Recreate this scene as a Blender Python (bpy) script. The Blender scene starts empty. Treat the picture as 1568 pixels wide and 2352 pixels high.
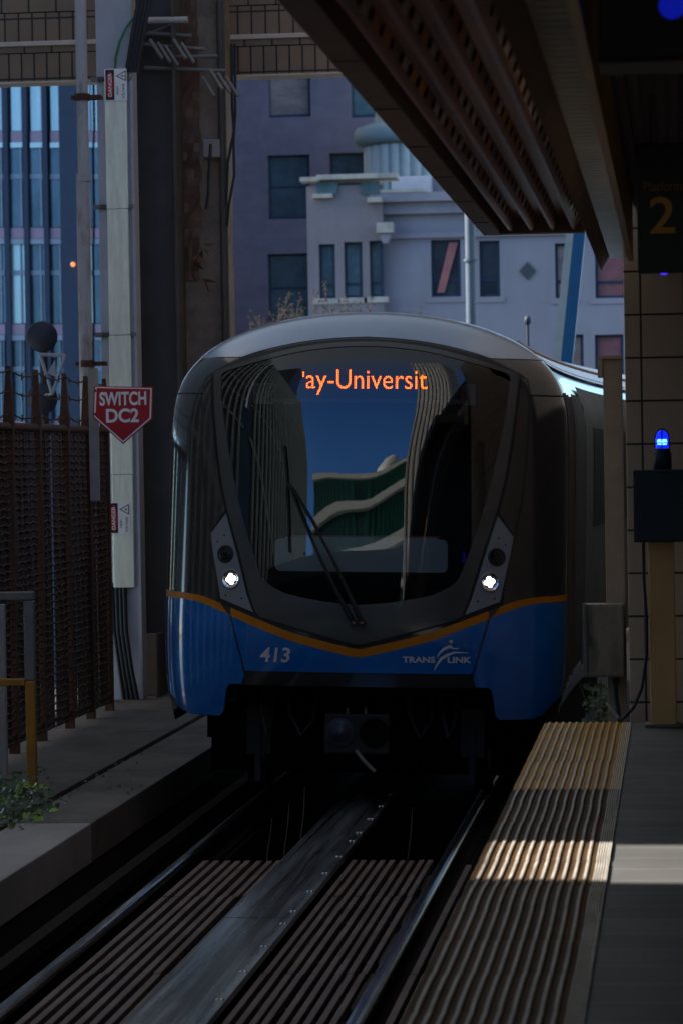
import bpy, bmesh, math, random
from mathutils import Vector, Matrix
random.seed(7)
scene = bpy.context.scene
COL = scene.collection
R_ = math.radians

# ------------------------------------------------------------------ camera, world, sun, exposure
F_PX, CX, CY = 7000.0, 784.0, 1176.0
CAM = Vector((0, 0, 2.3))
YAW, PITCH, ROLL = math.atan(766/F_PX), math.atan(123/F_PX), R_(.95)
FWD = Vector((-math.sin(YAW)*math.cos(PITCH), math.cos(YAW)*math.cos(PITCH), -math.sin(PITCH)))
r0 = FWD.cross(Vector((0, 0, 1))).normalized(); u0 = r0.cross(FWD)
RGT = r0*math.cos(ROLL) - u0*math.sin(ROLL)
UPV = u0*math.cos(ROLL) + r0*math.sin(ROLL)
cd = bpy.data.cameras.new('camera'); cam = bpy.data.objects.new('camera', cd); COL.objects.link(cam)
cam.matrix_world = Matrix(((RGT.x, UPV.x, -FWD.x, CAM.x), (RGT.y, UPV.y, -FWD.y, CAM.y), (RGT.z, UPV.z, -FWD.z, CAM.z), (0, 0, 0, 1)))
cd.sensor_fit = 'HORIZONTAL'; cd.sensor_width = 24; cd.lens = F_PX/1568*24
cd.clip_start = .1; cd.clip_end = 3000
cd.dof.use_dof = True; cd.dof.focus_distance = 19.4; cd.dof.aperture_fstop = 5.6
scene.camera = cam

SUN = Vector((-.8, .04, .6)).normalized()
wd = bpy.data.worlds.new('World'); scene.world = wd; wd.use_nodes = True
nt = wd.node_tree
sky = nt.nodes.new('ShaderNodeTexSky'); sky.sky_type = 'NISHITA'; sky.sun_disc = False; sky.dust_density = .5; sky.ozone_density = 1.2
sky.sun_elevation = math.asin(SUN.z); sky.sun_rotation = math.atan2(SUN.x, SUN.y)
bg = nt.nodes['Background']; bg.inputs['Strength'].default_value = .15
# clear deep sky behind the viewer, away from the sun; hazier and warmer elsewhere
geo = nt.nodes.new('ShaderNodeTexCoord'); dp = nt.nodes.new('ShaderNodeVectorMath'); dp.operation = 'DOT_PRODUCT'; dp.inputs[1].default_value = Vector((.15, -1, .35)).normalized()
nt.links.new(geo.outputs['Generated'], dp.inputs[0])
wm = nt.nodes.new('ShaderNodeMapRange'); wm.inputs[1].default_value = .7; wm.inputs[2].default_value = .96; wm.inputs[3].default_value = 0; wm.inputs[4].default_value = 1; nt.links.new(dp.outputs['Value'], wm.inputs[0])
tn = nt.nodes.new('ShaderNodeMix'); tn.data_type = 'RGBA'; tn.inputs[6].default_value = (1.25, 1.0, .74, 1); tn.inputs[7].default_value = (.34, .74, 1.3, 1); nt.links.new(wm.outputs[0], tn.inputs[0])
sxyz = nt.nodes.new('ShaderNodeSeparateXYZ'); nt.links.new(geo.outputs['Generated'], sxyz.inputs[0])
hz = nt.nodes.new('ShaderNodeMapRange'); hz.inputs[1].default_value = .1; hz.inputs[2].default_value = .4; nt.links.new(sxyz.outputs[2], hz.inputs[0])
hm = nt.nodes.new('ShaderNodeMix'); hm.data_type = 'RGBA'; hm.inputs[6].default_value = (.7, .95, 1.25, 1); hm.inputs[7].default_value = (1.38, 1.0, .64, 1); nt.links.new(hz.outputs[0], hm.inputs[0]); nt.links.new(hm.outputs[2], tn.inputs[6])
mxs = nt.nodes.new('ShaderNodeMix'); mxs.data_type = 'RGBA'; mxs.blend_type = 'MULTIPLY'; mxs.inputs[0].default_value = 1
nt.links.new(sky.outputs[0], mxs.inputs[6]); nt.links.new(tn.outputs[2], mxs.inputs[7]); nt.links.new(mxs.outputs[2], bg.inputs['Color'])
sd = bpy.data.lights.new('sun', 'SUN'); so = bpy.data.objects.new('sun', sd); COL.objects.link(so)
sd.energy = 5.0; sd.angle = R_(.5); sd.color = (1, .95, .88)
so.rotation_euler = SUN.to_track_quat('Z', 'Y').to_euler()
so.location = (0, 0, 40)
scene.view_settings.view_transform = 'Standard'
scene.view_settings.look = 'None'
scene.view_settings.gamma = 1
scene.view_settings.exposure = 1.0

# ------------------------------------------------------------------ from the photograph to the place
def ray(u, v): return FWD + RGT*((u-CX)/F_PX) - UPV*((v-CY)/F_PX)
def G(u, v, z):
    d = ray(u, v); return CAM + d*((z-CAM.z)/d.z)
def AY(u, v, Y):
    d = ray(u, v); return CAM + d*(Y/d.y)

# ------------------------------------------------------------------ materials
MATS = {}
def nodes_of(name):
    m = bpy.data.materials.new(name); m.use_nodes = True; MATS[name] = m
    n = m.node_tree
    return m, n, n.nodes['Principled BSDF']
def c4(c): return (c[0], c[1], c[2], 1)
def M(name, col, rough=.5, metal=0., var=.15, scale=4., bump=0., bscale=60., stain=None, stain_amt=.5, stretch=(1, 1, 1), coat=0., spec=.5, rvar=.12):
    m, n, b = nodes_of(name); L = n.links.new
    tc = n.nodes.new('ShaderNodeTexCoord'); mp = n.nodes.new('ShaderNodeMapping'); mp.inputs['Scale'].default_value = stretch
    L(tc.outputs['Object'], mp.inputs[0])
    nz = n.nodes.new('ShaderNodeTexNoise'); nz.inputs['Scale'].default_value = scale; nz.inputs['Detail'].default_value = 6; nz.inputs['Roughness'].default_value = .65
    L(mp.outputs[0], nz.inputs['Vector'])
    cr = n.nodes.new('ShaderNodeValToRGB'); L(nz.outputs[0], cr.inputs[0])
    cr.color_ramp.elements[0].position = .3; cr.color_ramp.elements[1].position = .7
    cr.color_ramp.elements[0].color = c4([x*(1-var) for x in col]); cr.color_ramp.elements[1].color = c4([min(1, x*(1+var)) for x in col])
    out = cr.outputs[0]
    if stain:
        n2 = n.nodes.new('ShaderNodeTexNoise'); n2.inputs['Scale'].default_value = scale*.45; n2.inputs['Detail'].default_value = 8; n2.inputs['Roughness'].default_value = .7
        L(mp.outputs[0], n2.inputs['Vector'])
        r2 = n.nodes.new('ShaderNodeValToRGB'); L(n2.outputs[0], r2.inputs[0])
        r2.color_ramp.elements[0].position = 1-stain_amt-.08; r2.color_ramp.elements[1].position = 1-stain_amt+.08
        mx = n.nodes.new('ShaderNodeMix'); mx.data_type = 'RGBA'
        L(r2.outputs[0], mx.inputs[0]); L(out, mx.inputs[6]); mx.inputs[7].default_value = c4(stain); out = mx.outputs[2]
    L(out, b.inputs['Base Color'])
    mr = n.nodes.new('ShaderNodeMapRange'); mr.inputs[3].default_value = max(.02, rough-rvar*rough*2); mr.inputs[4].default_value = min(1, rough+rvar*rough*2)
    L(nz.outputs[0], mr.inputs[0]); L(mr.outputs[0], b.inputs['Roughness'])
    b.inputs['Metallic'].default_value = metal
    b.inputs['Coat Weight'].default_value = coat
    b.inputs['Specular IOR Level'].default_value = spec
    if bump:
        n3 = n.nodes.new('ShaderNodeTexNoise'); n3.inputs['Scale'].default_value = bscale; n3.inputs['Detail'].default_value = 4
        L(mp.outputs[0], n3.inputs['Vector'])
        bp = n.nodes.new('ShaderNodeBump'); bp.inputs['Strength'].default_value = bump; bp.inputs['Distance'].default_value = .01
        L(n3.outputs[0], bp.inputs['Height']); L(bp.outputs[0], b.inputs['Normal'])
    return m
def EM(name, col, strength, base=(.02, .02, .02)):
    m, n, b = nodes_of(name)
    b.inputs['Base Color'].default_value = c4(base); b.inputs['Emission Color'].default_value = c4(col); b.inputs['Emission Strength'].default_value = strength
    return m
def BRICK(name, bw, bh, c1, c2, mortar, ms=.004, axes='xz', offset=.5, rough=.4, bump=.3, shift=(0, 0), var=.3):
    m, n, b = nodes_of(name); L = n.links.new
    tc = n.nodes.new('ShaderNodeTexCoord'); sp = n.nodes.new('ShaderNodeSeparateXYZ'); L(tc.outputs['Object'], sp.inputs[0])
    cb = n.nodes.new('ShaderNodeCombineXYZ')
    for k in range(2):
        ad = n.nodes.new('ShaderNodeMath'); ad.operation = 'ADD'; ad.inputs[1].default_value = shift[k]
        L(sp.outputs['xyz'.index(axes[k])], ad.inputs[0]); L(ad.outputs[0], cb.inputs[k])
    br = n.nodes.new('ShaderNodeTexBrick'); L(cb.outputs[0], br.inputs['Vector'])
    br.offset = offset; br.inputs['Scale'].default_value = 1; br.inputs['Brick Width'].default_value = bw; br.inputs['Row Height'].default_value = bh
    br.inputs['Mortar Size'].default_value = ms; br.inputs['Mortar Smooth'].default_value = .3
    br.inputs['Color1'].default_value = c4(c1); br.inputs['Color2'].default_value = c4(c2); br.inputs['Mortar'].default_value = c4(mortar)
    nz = n.nodes.new('ShaderNodeTexNoise'); nz.inputs['Scale'].default_value = 2.2; nz.inputs['Detail'].default_value = 8; L(tc.outputs['Object'], nz.inputs['Vector'])
    mr = n.nodes.new('ShaderNodeMapRange'); mr.inputs[3].default_value = 1-var; mr.inputs[4].default_value = 1+var; L(nz.outputs[0], mr.inputs[0])
    mx = n.nodes.new('ShaderNodeMix'); mx.data_type = 'RGBA'; mx.blend_type = 'MULTIPLY'; mx.inputs[0].default_value = 1
    L(br.outputs[0], mx.inputs[6]); L(mr.outputs[0], mx.inputs[7]); L(mx.outputs[2], b.inputs['Base Color'])
    b.inputs['Roughness'].default_value = rough
    bp = n.nodes.new('ShaderNodeBump'); bp.inputs['Strength'].default_value = bump; bp.inputs['Distance'].default_value = -.01
    L(br.outputs['Fac'], bp.inputs['Height']); L(bp.outputs[0], b.inputs['Normal'])
    return m
def GLASS(name, tint, ior=1.6, rough=.0):
    m, n, b = nodes_of(name); n.nodes.remove(b); L = n.links.new
    tr = n.nodes.new('ShaderNodeBsdfTransparent'); tr.inputs[0].default_value = c4(tint)
    gl = n.nodes.new('ShaderNodeBsdfGlossy'); gl.inputs['Roughness'].default_value = rough
    fr = n.nodes.new('ShaderNodeFresnel'); fr.inputs['IOR'].default_value = ior
    mx = n.nodes.new('ShaderNodeMixShader'); L(fr.outputs[0], mx.inputs[0]); L(tr.outputs[0], mx.inputs[1]); L(gl.outputs[0], mx.inputs[2])
    L(mx.outputs[0], n.nodes['Material Output'].inputs[0])
    return m

seal_m = M('grey_door_seal', (.13, .115, .105), .4)
black_paint = M('black_rubber', (.006, .006, .007), .6, var=.3)
void_black = M('dark_underframe', (.004, .0035, .0035), .85, var=.4, spec=.1)
charcoal = M('charcoal_train_paint', (.028, .0255, .0245), .14, var=.15, scale=3, rvar=.2, spec=.5, coat=.4)
mask_grey = M('grey_mask_paint', (.066, .06, .054), .22, var=.15, scale=3, stain=(.15, .14, .12), stain_amt=.3, coat=.2)
lamp_grey = M('light_grey_panel', (.22, .22, .225), .35, var=.06)
silver = M('silver_roof_paint', (.3, .355, .45), .24, metal=.55, var=.06, scale=2)
roof_back = M('pale_roof_panel', (.6, .6, .63), .3, metal=.3, var=.12, scale=1.5)
blue = M('blue_train_paint', (.002, .12, .40), .12, var=.14, scale=3, coat=.6, rvar=.25)
orange = M('orange_stripe_paint', (.5, .16, .004), .4, var=.1, scale=6, spec=.3)
white_dec = M('white_decal', (.62, .57, .5), .5, var=.06)
windscreen = GLASS('windscreen_glass', (.68, .7, .69), 1.8)
sideglass = M('dark_side_glass', (.01, .01, .012), .6, spec=.2)
sidepanel = M('brushed_side_panel', (.05, .05, .055), .5, var=.25, scale=2, spec=.3)
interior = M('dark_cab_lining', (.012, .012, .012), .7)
console_m = M('pale_console', (.75, .8, .76), .55, var=.08)
red_seat = M('dim_red_cover', (.2, .03, .03), .6)
chrome = M('lamp_reflector', (.6, .6, .6), .15, metal=1)
lamp_on = EM('lit_headlamp', (1, .98, .95), 6, (.8, .8, .8))
copper = M('copper_bolt', (.25, .12, .08), .4, metal=.7)
steel_rail = M('polished_rail_steel', (.42, .44, .47), .2, metal=1, var=.25, scale=6, stretch=(6, .4, 6), stain=(.16, .14, .13), stain_amt=.3)
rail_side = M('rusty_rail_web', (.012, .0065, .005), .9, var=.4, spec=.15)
alu = M('scuffed_reaction_plate', (.34, .36, .385), .3, metal=.85, var=.3, scale=1.7, stretch=(12, .3, 1), stain=(.05, .047, .045), stain_amt=.5, rvar=.25, bump=.02, bscale=14)
slat_m = M('weathered_slat', (.15, .098, .088), .65, var=.45, scale=5, stretch=(2, .5, 1), spec=.3, stain=(.09, .042, .032), stain_amt=.42)
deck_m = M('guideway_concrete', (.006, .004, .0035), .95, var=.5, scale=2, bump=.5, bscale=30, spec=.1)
walk_m = M('walkway_concrete', (.135, .112, .094), .75, var=.4, scale=1.6, bump=.25, bscale=40, stain=(.06, .048, .042), stain_amt=.46, stretch=(1, .6, 1), spec=.3)
walk_new = M('newer_walkway_concrete', (.30, .265, .24), .7, var=.3, scale=1.4, bump=.2, bscale=40, stain=(.16, .14, .13), stain_amt=.4, stretch=(1, .5, 1), spec=.3)
joint_m = M('joint_filler', (.012, .01, .009), .9)
fascia_m = M('walkway_edge', (.018, .015, .014), .85, var=.4, spec=.2)
rust = M('rusty_iron', (.062, .02, .01), .8, var=.5, scale=9, bump=.3)
fence_mesh = M('dark_fence_weave', (.065, .027, .023), .75, var=.6, scale=12)
yellow_p = M('yellow_paint', (.36, .15, .012), .5, var=.25, scale=6, stain=(.14, .05, .02), stain_amt=.32)
galv = M('dull_grey_steel', (.17, .155, .14), .55, metal=.2, var=.25, scale=5)
grey_post = M('blue_grey_post_paint', (.38, .375, .4), .5, var=.1, scale=3)
pipe_m = M('pipe_paint_with_rust', (.36, .35, .35), .55, var=.12, scale=7, stretch=(1.5, 1.5, .35), stain=(.17, .07, .028), stain_amt=.4)
cream = M('cream_cover_strip', (.9, .86, .7), .4, metal=.15, var=.16, scale=5, stretch=(4, 4, .5))
dark_steel = M('dark_steel_post', (.07, .058, .05), .6, var=.25, scale=3)
brown_conc = M('stained_brown_concrete', (.22, .16, .115), .85, var=.4, scale=3, bump=.4, stain=(.09, .05, .03), stain_amt=.38)
cable_m = M('black_cable', (.012, .012, .016), .5)
green_m = M('green_wire', (.02, .16, .07), .5)
red_sign = M('red_sign_paint', (.46, .006, .014), .45, var=.06)
white_sign = M('white_sign_film', (.88, .84, .8), .5, var=.06)
black_sign = M('black_sign_panel', (.006, .005, .006), .4)
gold_txt = M('gold_lettering', (.62, .3, .05), .5)
dim_txt = M('dim_gold_lettering', (.36, .19, .06), .5)
blue_box = M('teal_blue_box', (.006, .026, .05), .5, var=.15)
post_tan = M('tan_painted_post', (.74, .43, .18), .55, var=.2, scale=4, stain=(.4, .2, .09), stain_amt=.36, stretch=(1, 1, .6))
grey_tan = M('grey_tan_post', (.44, .33, .24), .6, var=.15, scale=5)
cab_grime = M('grimy_cabinet', (.27, .22, .165), .6, var=.3, scale=6, stretch=(3, 3, .5), stain=(.08, .062, .045), stain_amt=.42)
plat_m = BRICK('platform_slate', .4, .3, (.13, .127, .122), (.112, .108, .105), (.24, .23, .215), .006, 'xy', 0, .6, .25, (.335, .05), .55)
canopy_m = M('rusty_corrugated_deck', (.34, .155, .10), .34, metal=.4, var=.5, scale=3, stretch=(3, .6, 3), stain=(.5, .21, .07), stain_amt=.32)
canopy_edge = M('brown_fascia_panel', (.26, .165, .12), .5, var=.3, scale=3)
scrape_a = M('bare_metal_scrape', (.8, .74, .66), .3, metal=.5, var=.3, scale=20)
scrape_b = M('rust_scrape', (.7, .3, .09), .5, var=.3, scale=20)
hole_m = M('deck_perforation', (.002, .002, .002), .9)
soffit_m = BRICK('glazed_soffit_tile', .3, .12, (.9, .68, .36), (.82, .61, .32), (.24, .17, .1), .006, 'xy', 0, .12, .5)
gilt = M('gilded_trim', (.55, .32, .08), .35, metal=.4, var=.2)
dark_wood = M('dark_ceiling_slats', (.06, .03, .021), .6, var=.3, stretch=(8, .5, 8))
tile_m = BRICK('beige_wall_tile', .25, .25, (.70, .49, .36), (.64, .45, .33), (.04, .027, .02), .007, 'xz', 0, .3, .5, (.155, .195), .15)
beam_lip = M('pale_beam_lip', (.6, .5, .4), .6)
tact_m = M('dark_tactile_yellow', (.10, .056, .026), .7, var=.4, scale=3, stretch=(3, .7, 1), stain=(.05, .028, .015), stain_amt=.45, spec=.08)
tact_gold = M('golden_tactile_yellow', (.46, .22, .014), .55, var=.3, scale=3, stretch=(3, .7, 1), stain=(.2, .1, .03), stain_amt=.36, spec=.2)
tact_gold_top = M('golden_tile_crest', (.72, .55, .33), .3, var=.2, scale=4, stretch=(3, .6, 1))
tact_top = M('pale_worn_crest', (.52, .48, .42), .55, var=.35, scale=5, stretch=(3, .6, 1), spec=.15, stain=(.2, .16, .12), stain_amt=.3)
leaf_a = M('ivy_leaf', (.026, .055, .012), .5, var=.5, scale=20)
leaf_b = M('young_ivy_leaf', (.2, .32, .03), .45, var=.2, scale=20)
twig_m = M('bare_twig', (.10, .075, .055), .8)
purple_brick = BRICK('purple_brick_wall', .6, .2, (.178, .15, .19), (.16, .135, .175), (.165, .14, .175), .012, 'xz', .5, .8, .1, (0, 0), .25)
stone_a = M('pale_stucco', (.285, .27, .305), .8, var=.14, scale=.9, stain=(.24, .222, .25), stain_amt=.42, stretch=(1, 1, .35))
stone_b = M('grey_stucco', (.235, .208, .22), .8, var=.15, scale=.9, stain=(.175, .152, .158), stain_amt=.42, stretch=(1, 1, .35))
stone_c = M('cornice_stone', (.42, .39, .34), .75, var=.3, scale=3)
win_dark = M('dark_window_glass', (.035, .05, .07), .15, var=.5, scale=1.5)
win_teal = M('teal_window_glass', (.09, .15, .17), .15, var=.5, scale=1.2)
win_warm = M('window_with_warm_blind', (.30, .21, .18), .4, var=.4, scale=1.4, stretch=(.6, 1, 2.5))
win_brick = M('window_with_red_blind', (.28, .1, .1), .5, var=.25)
shutter_m = M('pink_curtain', (.4, .14, .13), .6)
dome_m = M('verdigris_dome', (.30, .38, .37), .5, var=.15, scale=2)
dome_col = M('pale_dome_columns', (.52, .54, .5), .6, var=.15, scale=2)
tower_fin = M('navy_facade_fin', (.016, .036, .075), .6, var=.2)
tower_pane = M('blue_tower_glass', (.10, .135, .17), .2, metal=.5, var=.5, scale=.7, stretch=(1.5, 1, .5))
tower_pale = M('pale_sky_reflection', (.5, .57, .56), .25, metal=.6, var=.15, scale=1.2, stretch=(3, 1, .4))
tower_span = M('mauve_spandrel', (.42, .28, .34), .4, metal=.3, var=.1)
tower_line = M('pale_floor_line', (.3, .34, .39), .4, metal=.4)
crane_blue = M('blue_crane_paint', (.002, .09, .24), .45)
crane_sunlit = M('sunlit_crane_side', (.3, .38, .42), .5)
lamp_post_m = M('grey_lamp_post_paint', (.10, .13, .17), .5)
disc_m = M('dark_round_disc', (.025, .03, .05), .6)
white_tri = M('pale_triangle_frame', (.35, .38, .42), .6)
sunken = M('street_asphalt', (.05, .05, .05), .9, var=.2, scale=.3)
wall_pale = M('pale_facade_rib', (.85, .8, .62), .5)
wall_dark = M('dark_facade_glass', (.075, .066, .052), .25)
tower_grey = M('grey_tower_cladding', (.2, .19, .18), .6)
green_glass = M('green_block_glass', (.01, .11, .075), .15, var=.5, scale=.6)
white_band = M('white_block_band', (.7, .72, .68), .5)
LED = None

# ------------------------------------------------------------------ mesh helpers
class MB:
    def __init__(self): self.v = []; self.f = []; self.mi = []; self.mats = []; self.nrm = None; self.sm = []
    def m(self, mat):
        if mat not in self.mats: self.mats.append(mat)
        return self.mats.index(mat)
    def add(self, vs, fs, mat=None, smooth=False):
        o = len(self.v); self.v += [Vector(p) for p in vs]
        k = self.m(mat) if mat else 0
        for f in fs: self.f.append(tuple(i+o for i in f)); self.mi.append(k); self.sm.append(smooth)
    def box(self, x0, x1, y0, y1, z0, z1, mat=None, T=None):
        vs = [Vector((x, y, z)) for z in (z0, z1) for y in (y0, y1) for x in (x0, x1)]
        if T: vs = [T @ p for p in vs]
        self.add(vs, [(0, 2, 3, 1), (4, 5, 7, 6), (0, 1, 5, 4), (2, 6, 7, 3), (0, 4, 6, 2), (1, 3, 7, 5)], mat)
    def prism(self, poly, axis, a, b, mat=None):
        def P(p, t):
            return {'y': (p[0], t, p[1]), 'x': (t, p[0], p[1]), 'z': (p[0], p[1], t)}[axis]
        n = len(poly); vs = [P(p, a) for p in poly] + [P(p, b) for p in poly]
        fs = [(i, (i+1) % n, n+(i+1) % n, n+i) for i in range(n)] + [tuple(range(n))[::-1], tuple(range(n, 2*n))]
        self.add(vs, fs, mat)
    def tube(self, pts, r, n=8, mat=None, caps=True):
        pts = [Vector(p) for p in pts]; rs = r if isinstance(r, (list, tuple)) else [r]*len(pts)
        vs = []; fs = []; ref = None
        for i, p in enumerate(pts):
            t = (pts[min(i+1, len(pts)-1)]-pts[max(i-1, 0)]).normalized()
            if ref is None: ref = t.orthogonal().normalized()
            a = (ref - t*ref.dot(t)).normalized(); ref = a; b = t.cross(a)
            for k in range(n):
                an = 2*math.pi*k/n; vs.append(p+(a*math.cos(an)+b*math.sin(an))*rs[i])
        for i in range(len(pts)-1):
            for k in range(n): fs.append((i*n+k, i*n+(k+1) % n, (i+1)*n+(k+1) % n, (i+1)*n+k))
        self.add(vs, fs, mat, True)
        if caps:
            m_ = len(pts)-1
            self.add([vs[k] for k in range(n)], [tuple(range(n))[::-1]], mat)
            self.add([vs[m_*n+k] for k in range(n)], [tuple(range(n))], mat)
    def lathe(self, prof, c, n=24, mat=None, axis='z'):
        vs = []; fs = []
        for (r, h) in prof:
            for k in range(n):
                a = 2*math.pi*k/n; x, y = r*math.cos(a), r*math.sin(a)
                vs.append(Vector(c)+(Vector((x, y, h)) if axis == 'z' else Vector((x, h, y)) if axis == 'y' else Vector((h, x, y))))
        for i in range(len(prof)-1):
            for k in range(n): fs.append((i*n+k, i*n+(k+1) % n, (i+1)*n+(k+1) % n, (i+1)*n+k))
        self.add(vs, fs, mat, True)
    def merge(self, other, mat=None):
        o = len(self.v); self.v += other.v
        for f, k, s in zip(other.f, other.mi, other.sm):
            self.f.append(tuple(i+o for i in f)); self.mi.append(self.m(mat or other.mats[k] if other.mats else mat)); self.sm.append(s)
    def build(self, name, mat=None, parent=None, origin=None, bevel=0.):
        o0 = Vector(origin) if origin is not None else Vector((0, 0, 0))
        me = bpy.data.meshes.new(name)
        me.from_pydata([tuple(p-o0) for p in self.v], [], self.f)
        if self.mats:
            for mm in self.mats: me.materials.append(mm)
            me.polygons.foreach_set('material_index', self.mi)
        else: me.materials.append(mat)
        me.polygons.foreach_set('use_smooth', self.sm)
        me.validate(); me.update()
        ob = bpy.data.objects.new(name, me); COL.objects.link(ob)
        if parent is not None: ob.parent = parent
        else: ob.location = o0
        if bevel:
            md = ob.modifiers.new('bevel', 'BEVEL'); md.width = bevel; md.segments = 2; md.limit_method = 'ANGLE'; md.angle_limit = R_(40)
        return ob
def tag(o, label, cat, group=None):
    o['label'] = label; o['category'] = cat
    if group: o['group'] = group
    return o
def struct(o): o['kind'] = 'structure'; return o
class Thing:
    """an Empty at the thing's base; its parts are given in world coordinates"""
    def __init__(self, name, loc, label, cat, group=None):
        self.o = bpy.data.objects.new(name, None); COL.objects.link(self.o); self.o.location = loc; self.loc = Vector(loc)
        self.o.empty_display_size = .2
        tag(self.o, label, cat, group)
    def part(self, name, mb, mat=None, parent=None, bevel=0.):
        return mb.build(name, mat, parent or self.o, self.loc, bevel)
def single(name, mb, mat, loc, label, cat, group=None, bevel=0.):
    return tag(mb.build(name, mat, None, loc, bevel), label, cat, group)
def copy_tree(o, parent=None):
    c = o.copy(); COL.objects.link(c)
    if parent: c.parent = parent
    for ch in list(o.children): copy_tree(ch, c)
    return c
def text_mesh(s, size, offset=0., shear=0., spacing=1.):
    cu = bpy.data.curves.new('lettering', 'FONT'); cu.body = s; cu.size = size; cu.offset = offset; cu.shear = shear; cu.space_character = spacing
    cu.resolution_u = 6
    ob = bpy.data.objects.new('lettering', cu); COL.objects.link(ob)
    dg = bpy.context.evaluated_depsgraph_get(); me = bpy.data.meshes.new_from_object(ob.evaluated_get(dg))
    vs = [Vector(v.co) for v in me.vertices]; fs = [tuple(p.vertices) for p in me.polygons]
    bpy.data.objects.remove(ob); bpy.data.curves.remove(cu); bpy.data.meshes.remove(me)
    return vs, fs
def fit_text(s, x0, x1, z0, z1, offset=0., shear=0., spacing=1.):
    """lettering stretched to a box: returns verts (x, z) and faces"""
    vs, fs = text_mesh(s, 1., offset, shear, spacing)
    a0, a1 = min(v.x for v in vs), max(v.x for v in vs); b0, b1 = min(v.y for v in vs), max(v.y for v in vs)
    return [(x0+(v.x-a0)/(a1-a0)*(x1-x0), z0+(v.y-b0)/(b1-b0)*(z1-z0)) for v in vs], fs

# ------------------------------------------------------------------ the setting
def sheet(name, x0, x1, y0, y1, z, mat):
    mb = MB(); mb.add([(x0, y0, z), (x1, y0, z), (x1, y1, z), (x0, y1, z)], [(0, 1, 2, 3)]); return struct(mb.build(name, mat))
sheet('ground', -1500, 1500, -1500, 1500, -6, sunken)
mb = MB(); mb.add([(-1500, -1500, -5.9), (-21, -1500, -5.9), (-21, 62, -5.9), (-1500, 62, -5.9)], [(0, 1, 2, 3)]); struct(mb.build('reflector_water', M('blue_reflector_water', (.01, .04, .06), .12, var=.2)))  # unseen water added so the train flank mirrors blue
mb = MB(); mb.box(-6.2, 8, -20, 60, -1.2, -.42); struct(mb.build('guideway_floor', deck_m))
# raised side walkway, slabs with open joints
WX, GX, FX = -3.5, -4.01, -4.92
mb = MB()
y = 5.75
while y < 44:
    L_ = 3.05
    mb.box(GX+.035, WX, y+.006, y+L_-.006, -.1, .14, walk_new if y+L_ < 18.2 else walk_m)
    mb.box(-5.02, GX-.035, y+.008, y+L_-.008, -.1, .138, walk_m)
    y += L_
mb.box(-6.1, -5.03, 4, 44, -.1, .12, walk_m)
struct(mb.build('walkway', None, bevel=.008))
mb = MB(); mb.box(-6.1, WX-.01, 4, 44, -.42, .1); struct(mb.build('walkway_base', fascia_m))
# platform
PEND = 17.05
mb = MB(); mb.box(-.72, 7, -30, PEND, -.42, .76, fascia_m)
mb.add([(-.735, -30, .796), (7, -30, .796), (7, PEND, .796), (-.735, PEND, .796)], [(0, 1, 2, 3)], plat_m)
mb.box(-.74, 7, -30, PEND+.01, .76, .79, fascia_m)
struct(mb.build('platform', None))

# tactile strip: ridged tiles along the platform edge
mb = MB(); x0s, x1s = -.742, -.265
prof = [(0., -.02), (.0, .004)]; crest = set()
nr = 11; pit = .0375
for i in range(nr):
    c = .016+pit*i; k0 = len(prof)
    for k in range(9):
        a = math.pi*k/8; prof.append((c+.0125*-math.cos(a)+.0125, .004+.0068*math.sin(a)))
    crest |= {k0+3, k0+4}
base = .016+pit*nr+.004
for i in range(6):
    c = base+i*.009; k0 = len(prof)
    for k in range(4):
        a = math.pi*k/3; prof.append((c+.004-.0038*math.cos(a), .004+.003*math.sin(a)))
    crest |= {k0, k0+1}
prof.append((x1s-x0s, .004)); prof.append((x1s-x0s, -.002))
ys = []; y = -1.; tl = .61
while y < PEND-.01:
    ys.append((y, min(y+tl, PEND))); y += tl
rnd = random.Random(3)
for (ya, yb) in ys:
    dx = rnd.uniform(-.002, .002); bow = rnd.uniform(-.0015, .0015); hz = rnd.uniform(-.001, .0015)
    n = 6; vs = []; fs = []
    for j in range(n+1):
        t = j/n; yy = ya+.0015+(yb-ya-.003)*t; b_ = bow*math.sin(math.pi*t)+.0012*math.sin(yy*2.3)
        dz = -.004 if j in (0, n) else 0
        for (px, pz) in prof:
            w = 0 if px < .002 or px > x1s-x0s-.002 else 1
            vs.append((x0s+px+(dx+b_)*w, yy, .8+pz+hz+(dz if pz > .003 else 0)))
    m_ = len(prof)
    for j in range(n):
        for k in range(m_-1): fs.append((j*m_+k, j*m_+k+1, (j+1)*m_+k+1, (j+1)*m_+k))
    tops = [q for q in fs if q[0] % m_ in crest]; st_ = set(tops)
    golden = ya > 13.2 or (ya > 12.4 and rnd.random() < .5)  # far tiles golden, near tiles darker brown
    mb.add(vs, [q for q in fs if q not in st_], tact_gold if golden else tact_m, False); mb.add(vs, tops, tact_gold_top if golden else tact_top, False)
single('tactile_strip', mb, None, (-.5, 8, .8), 'worn yellow ridged tactile strip along the platform edge', 'tactile strip')

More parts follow.
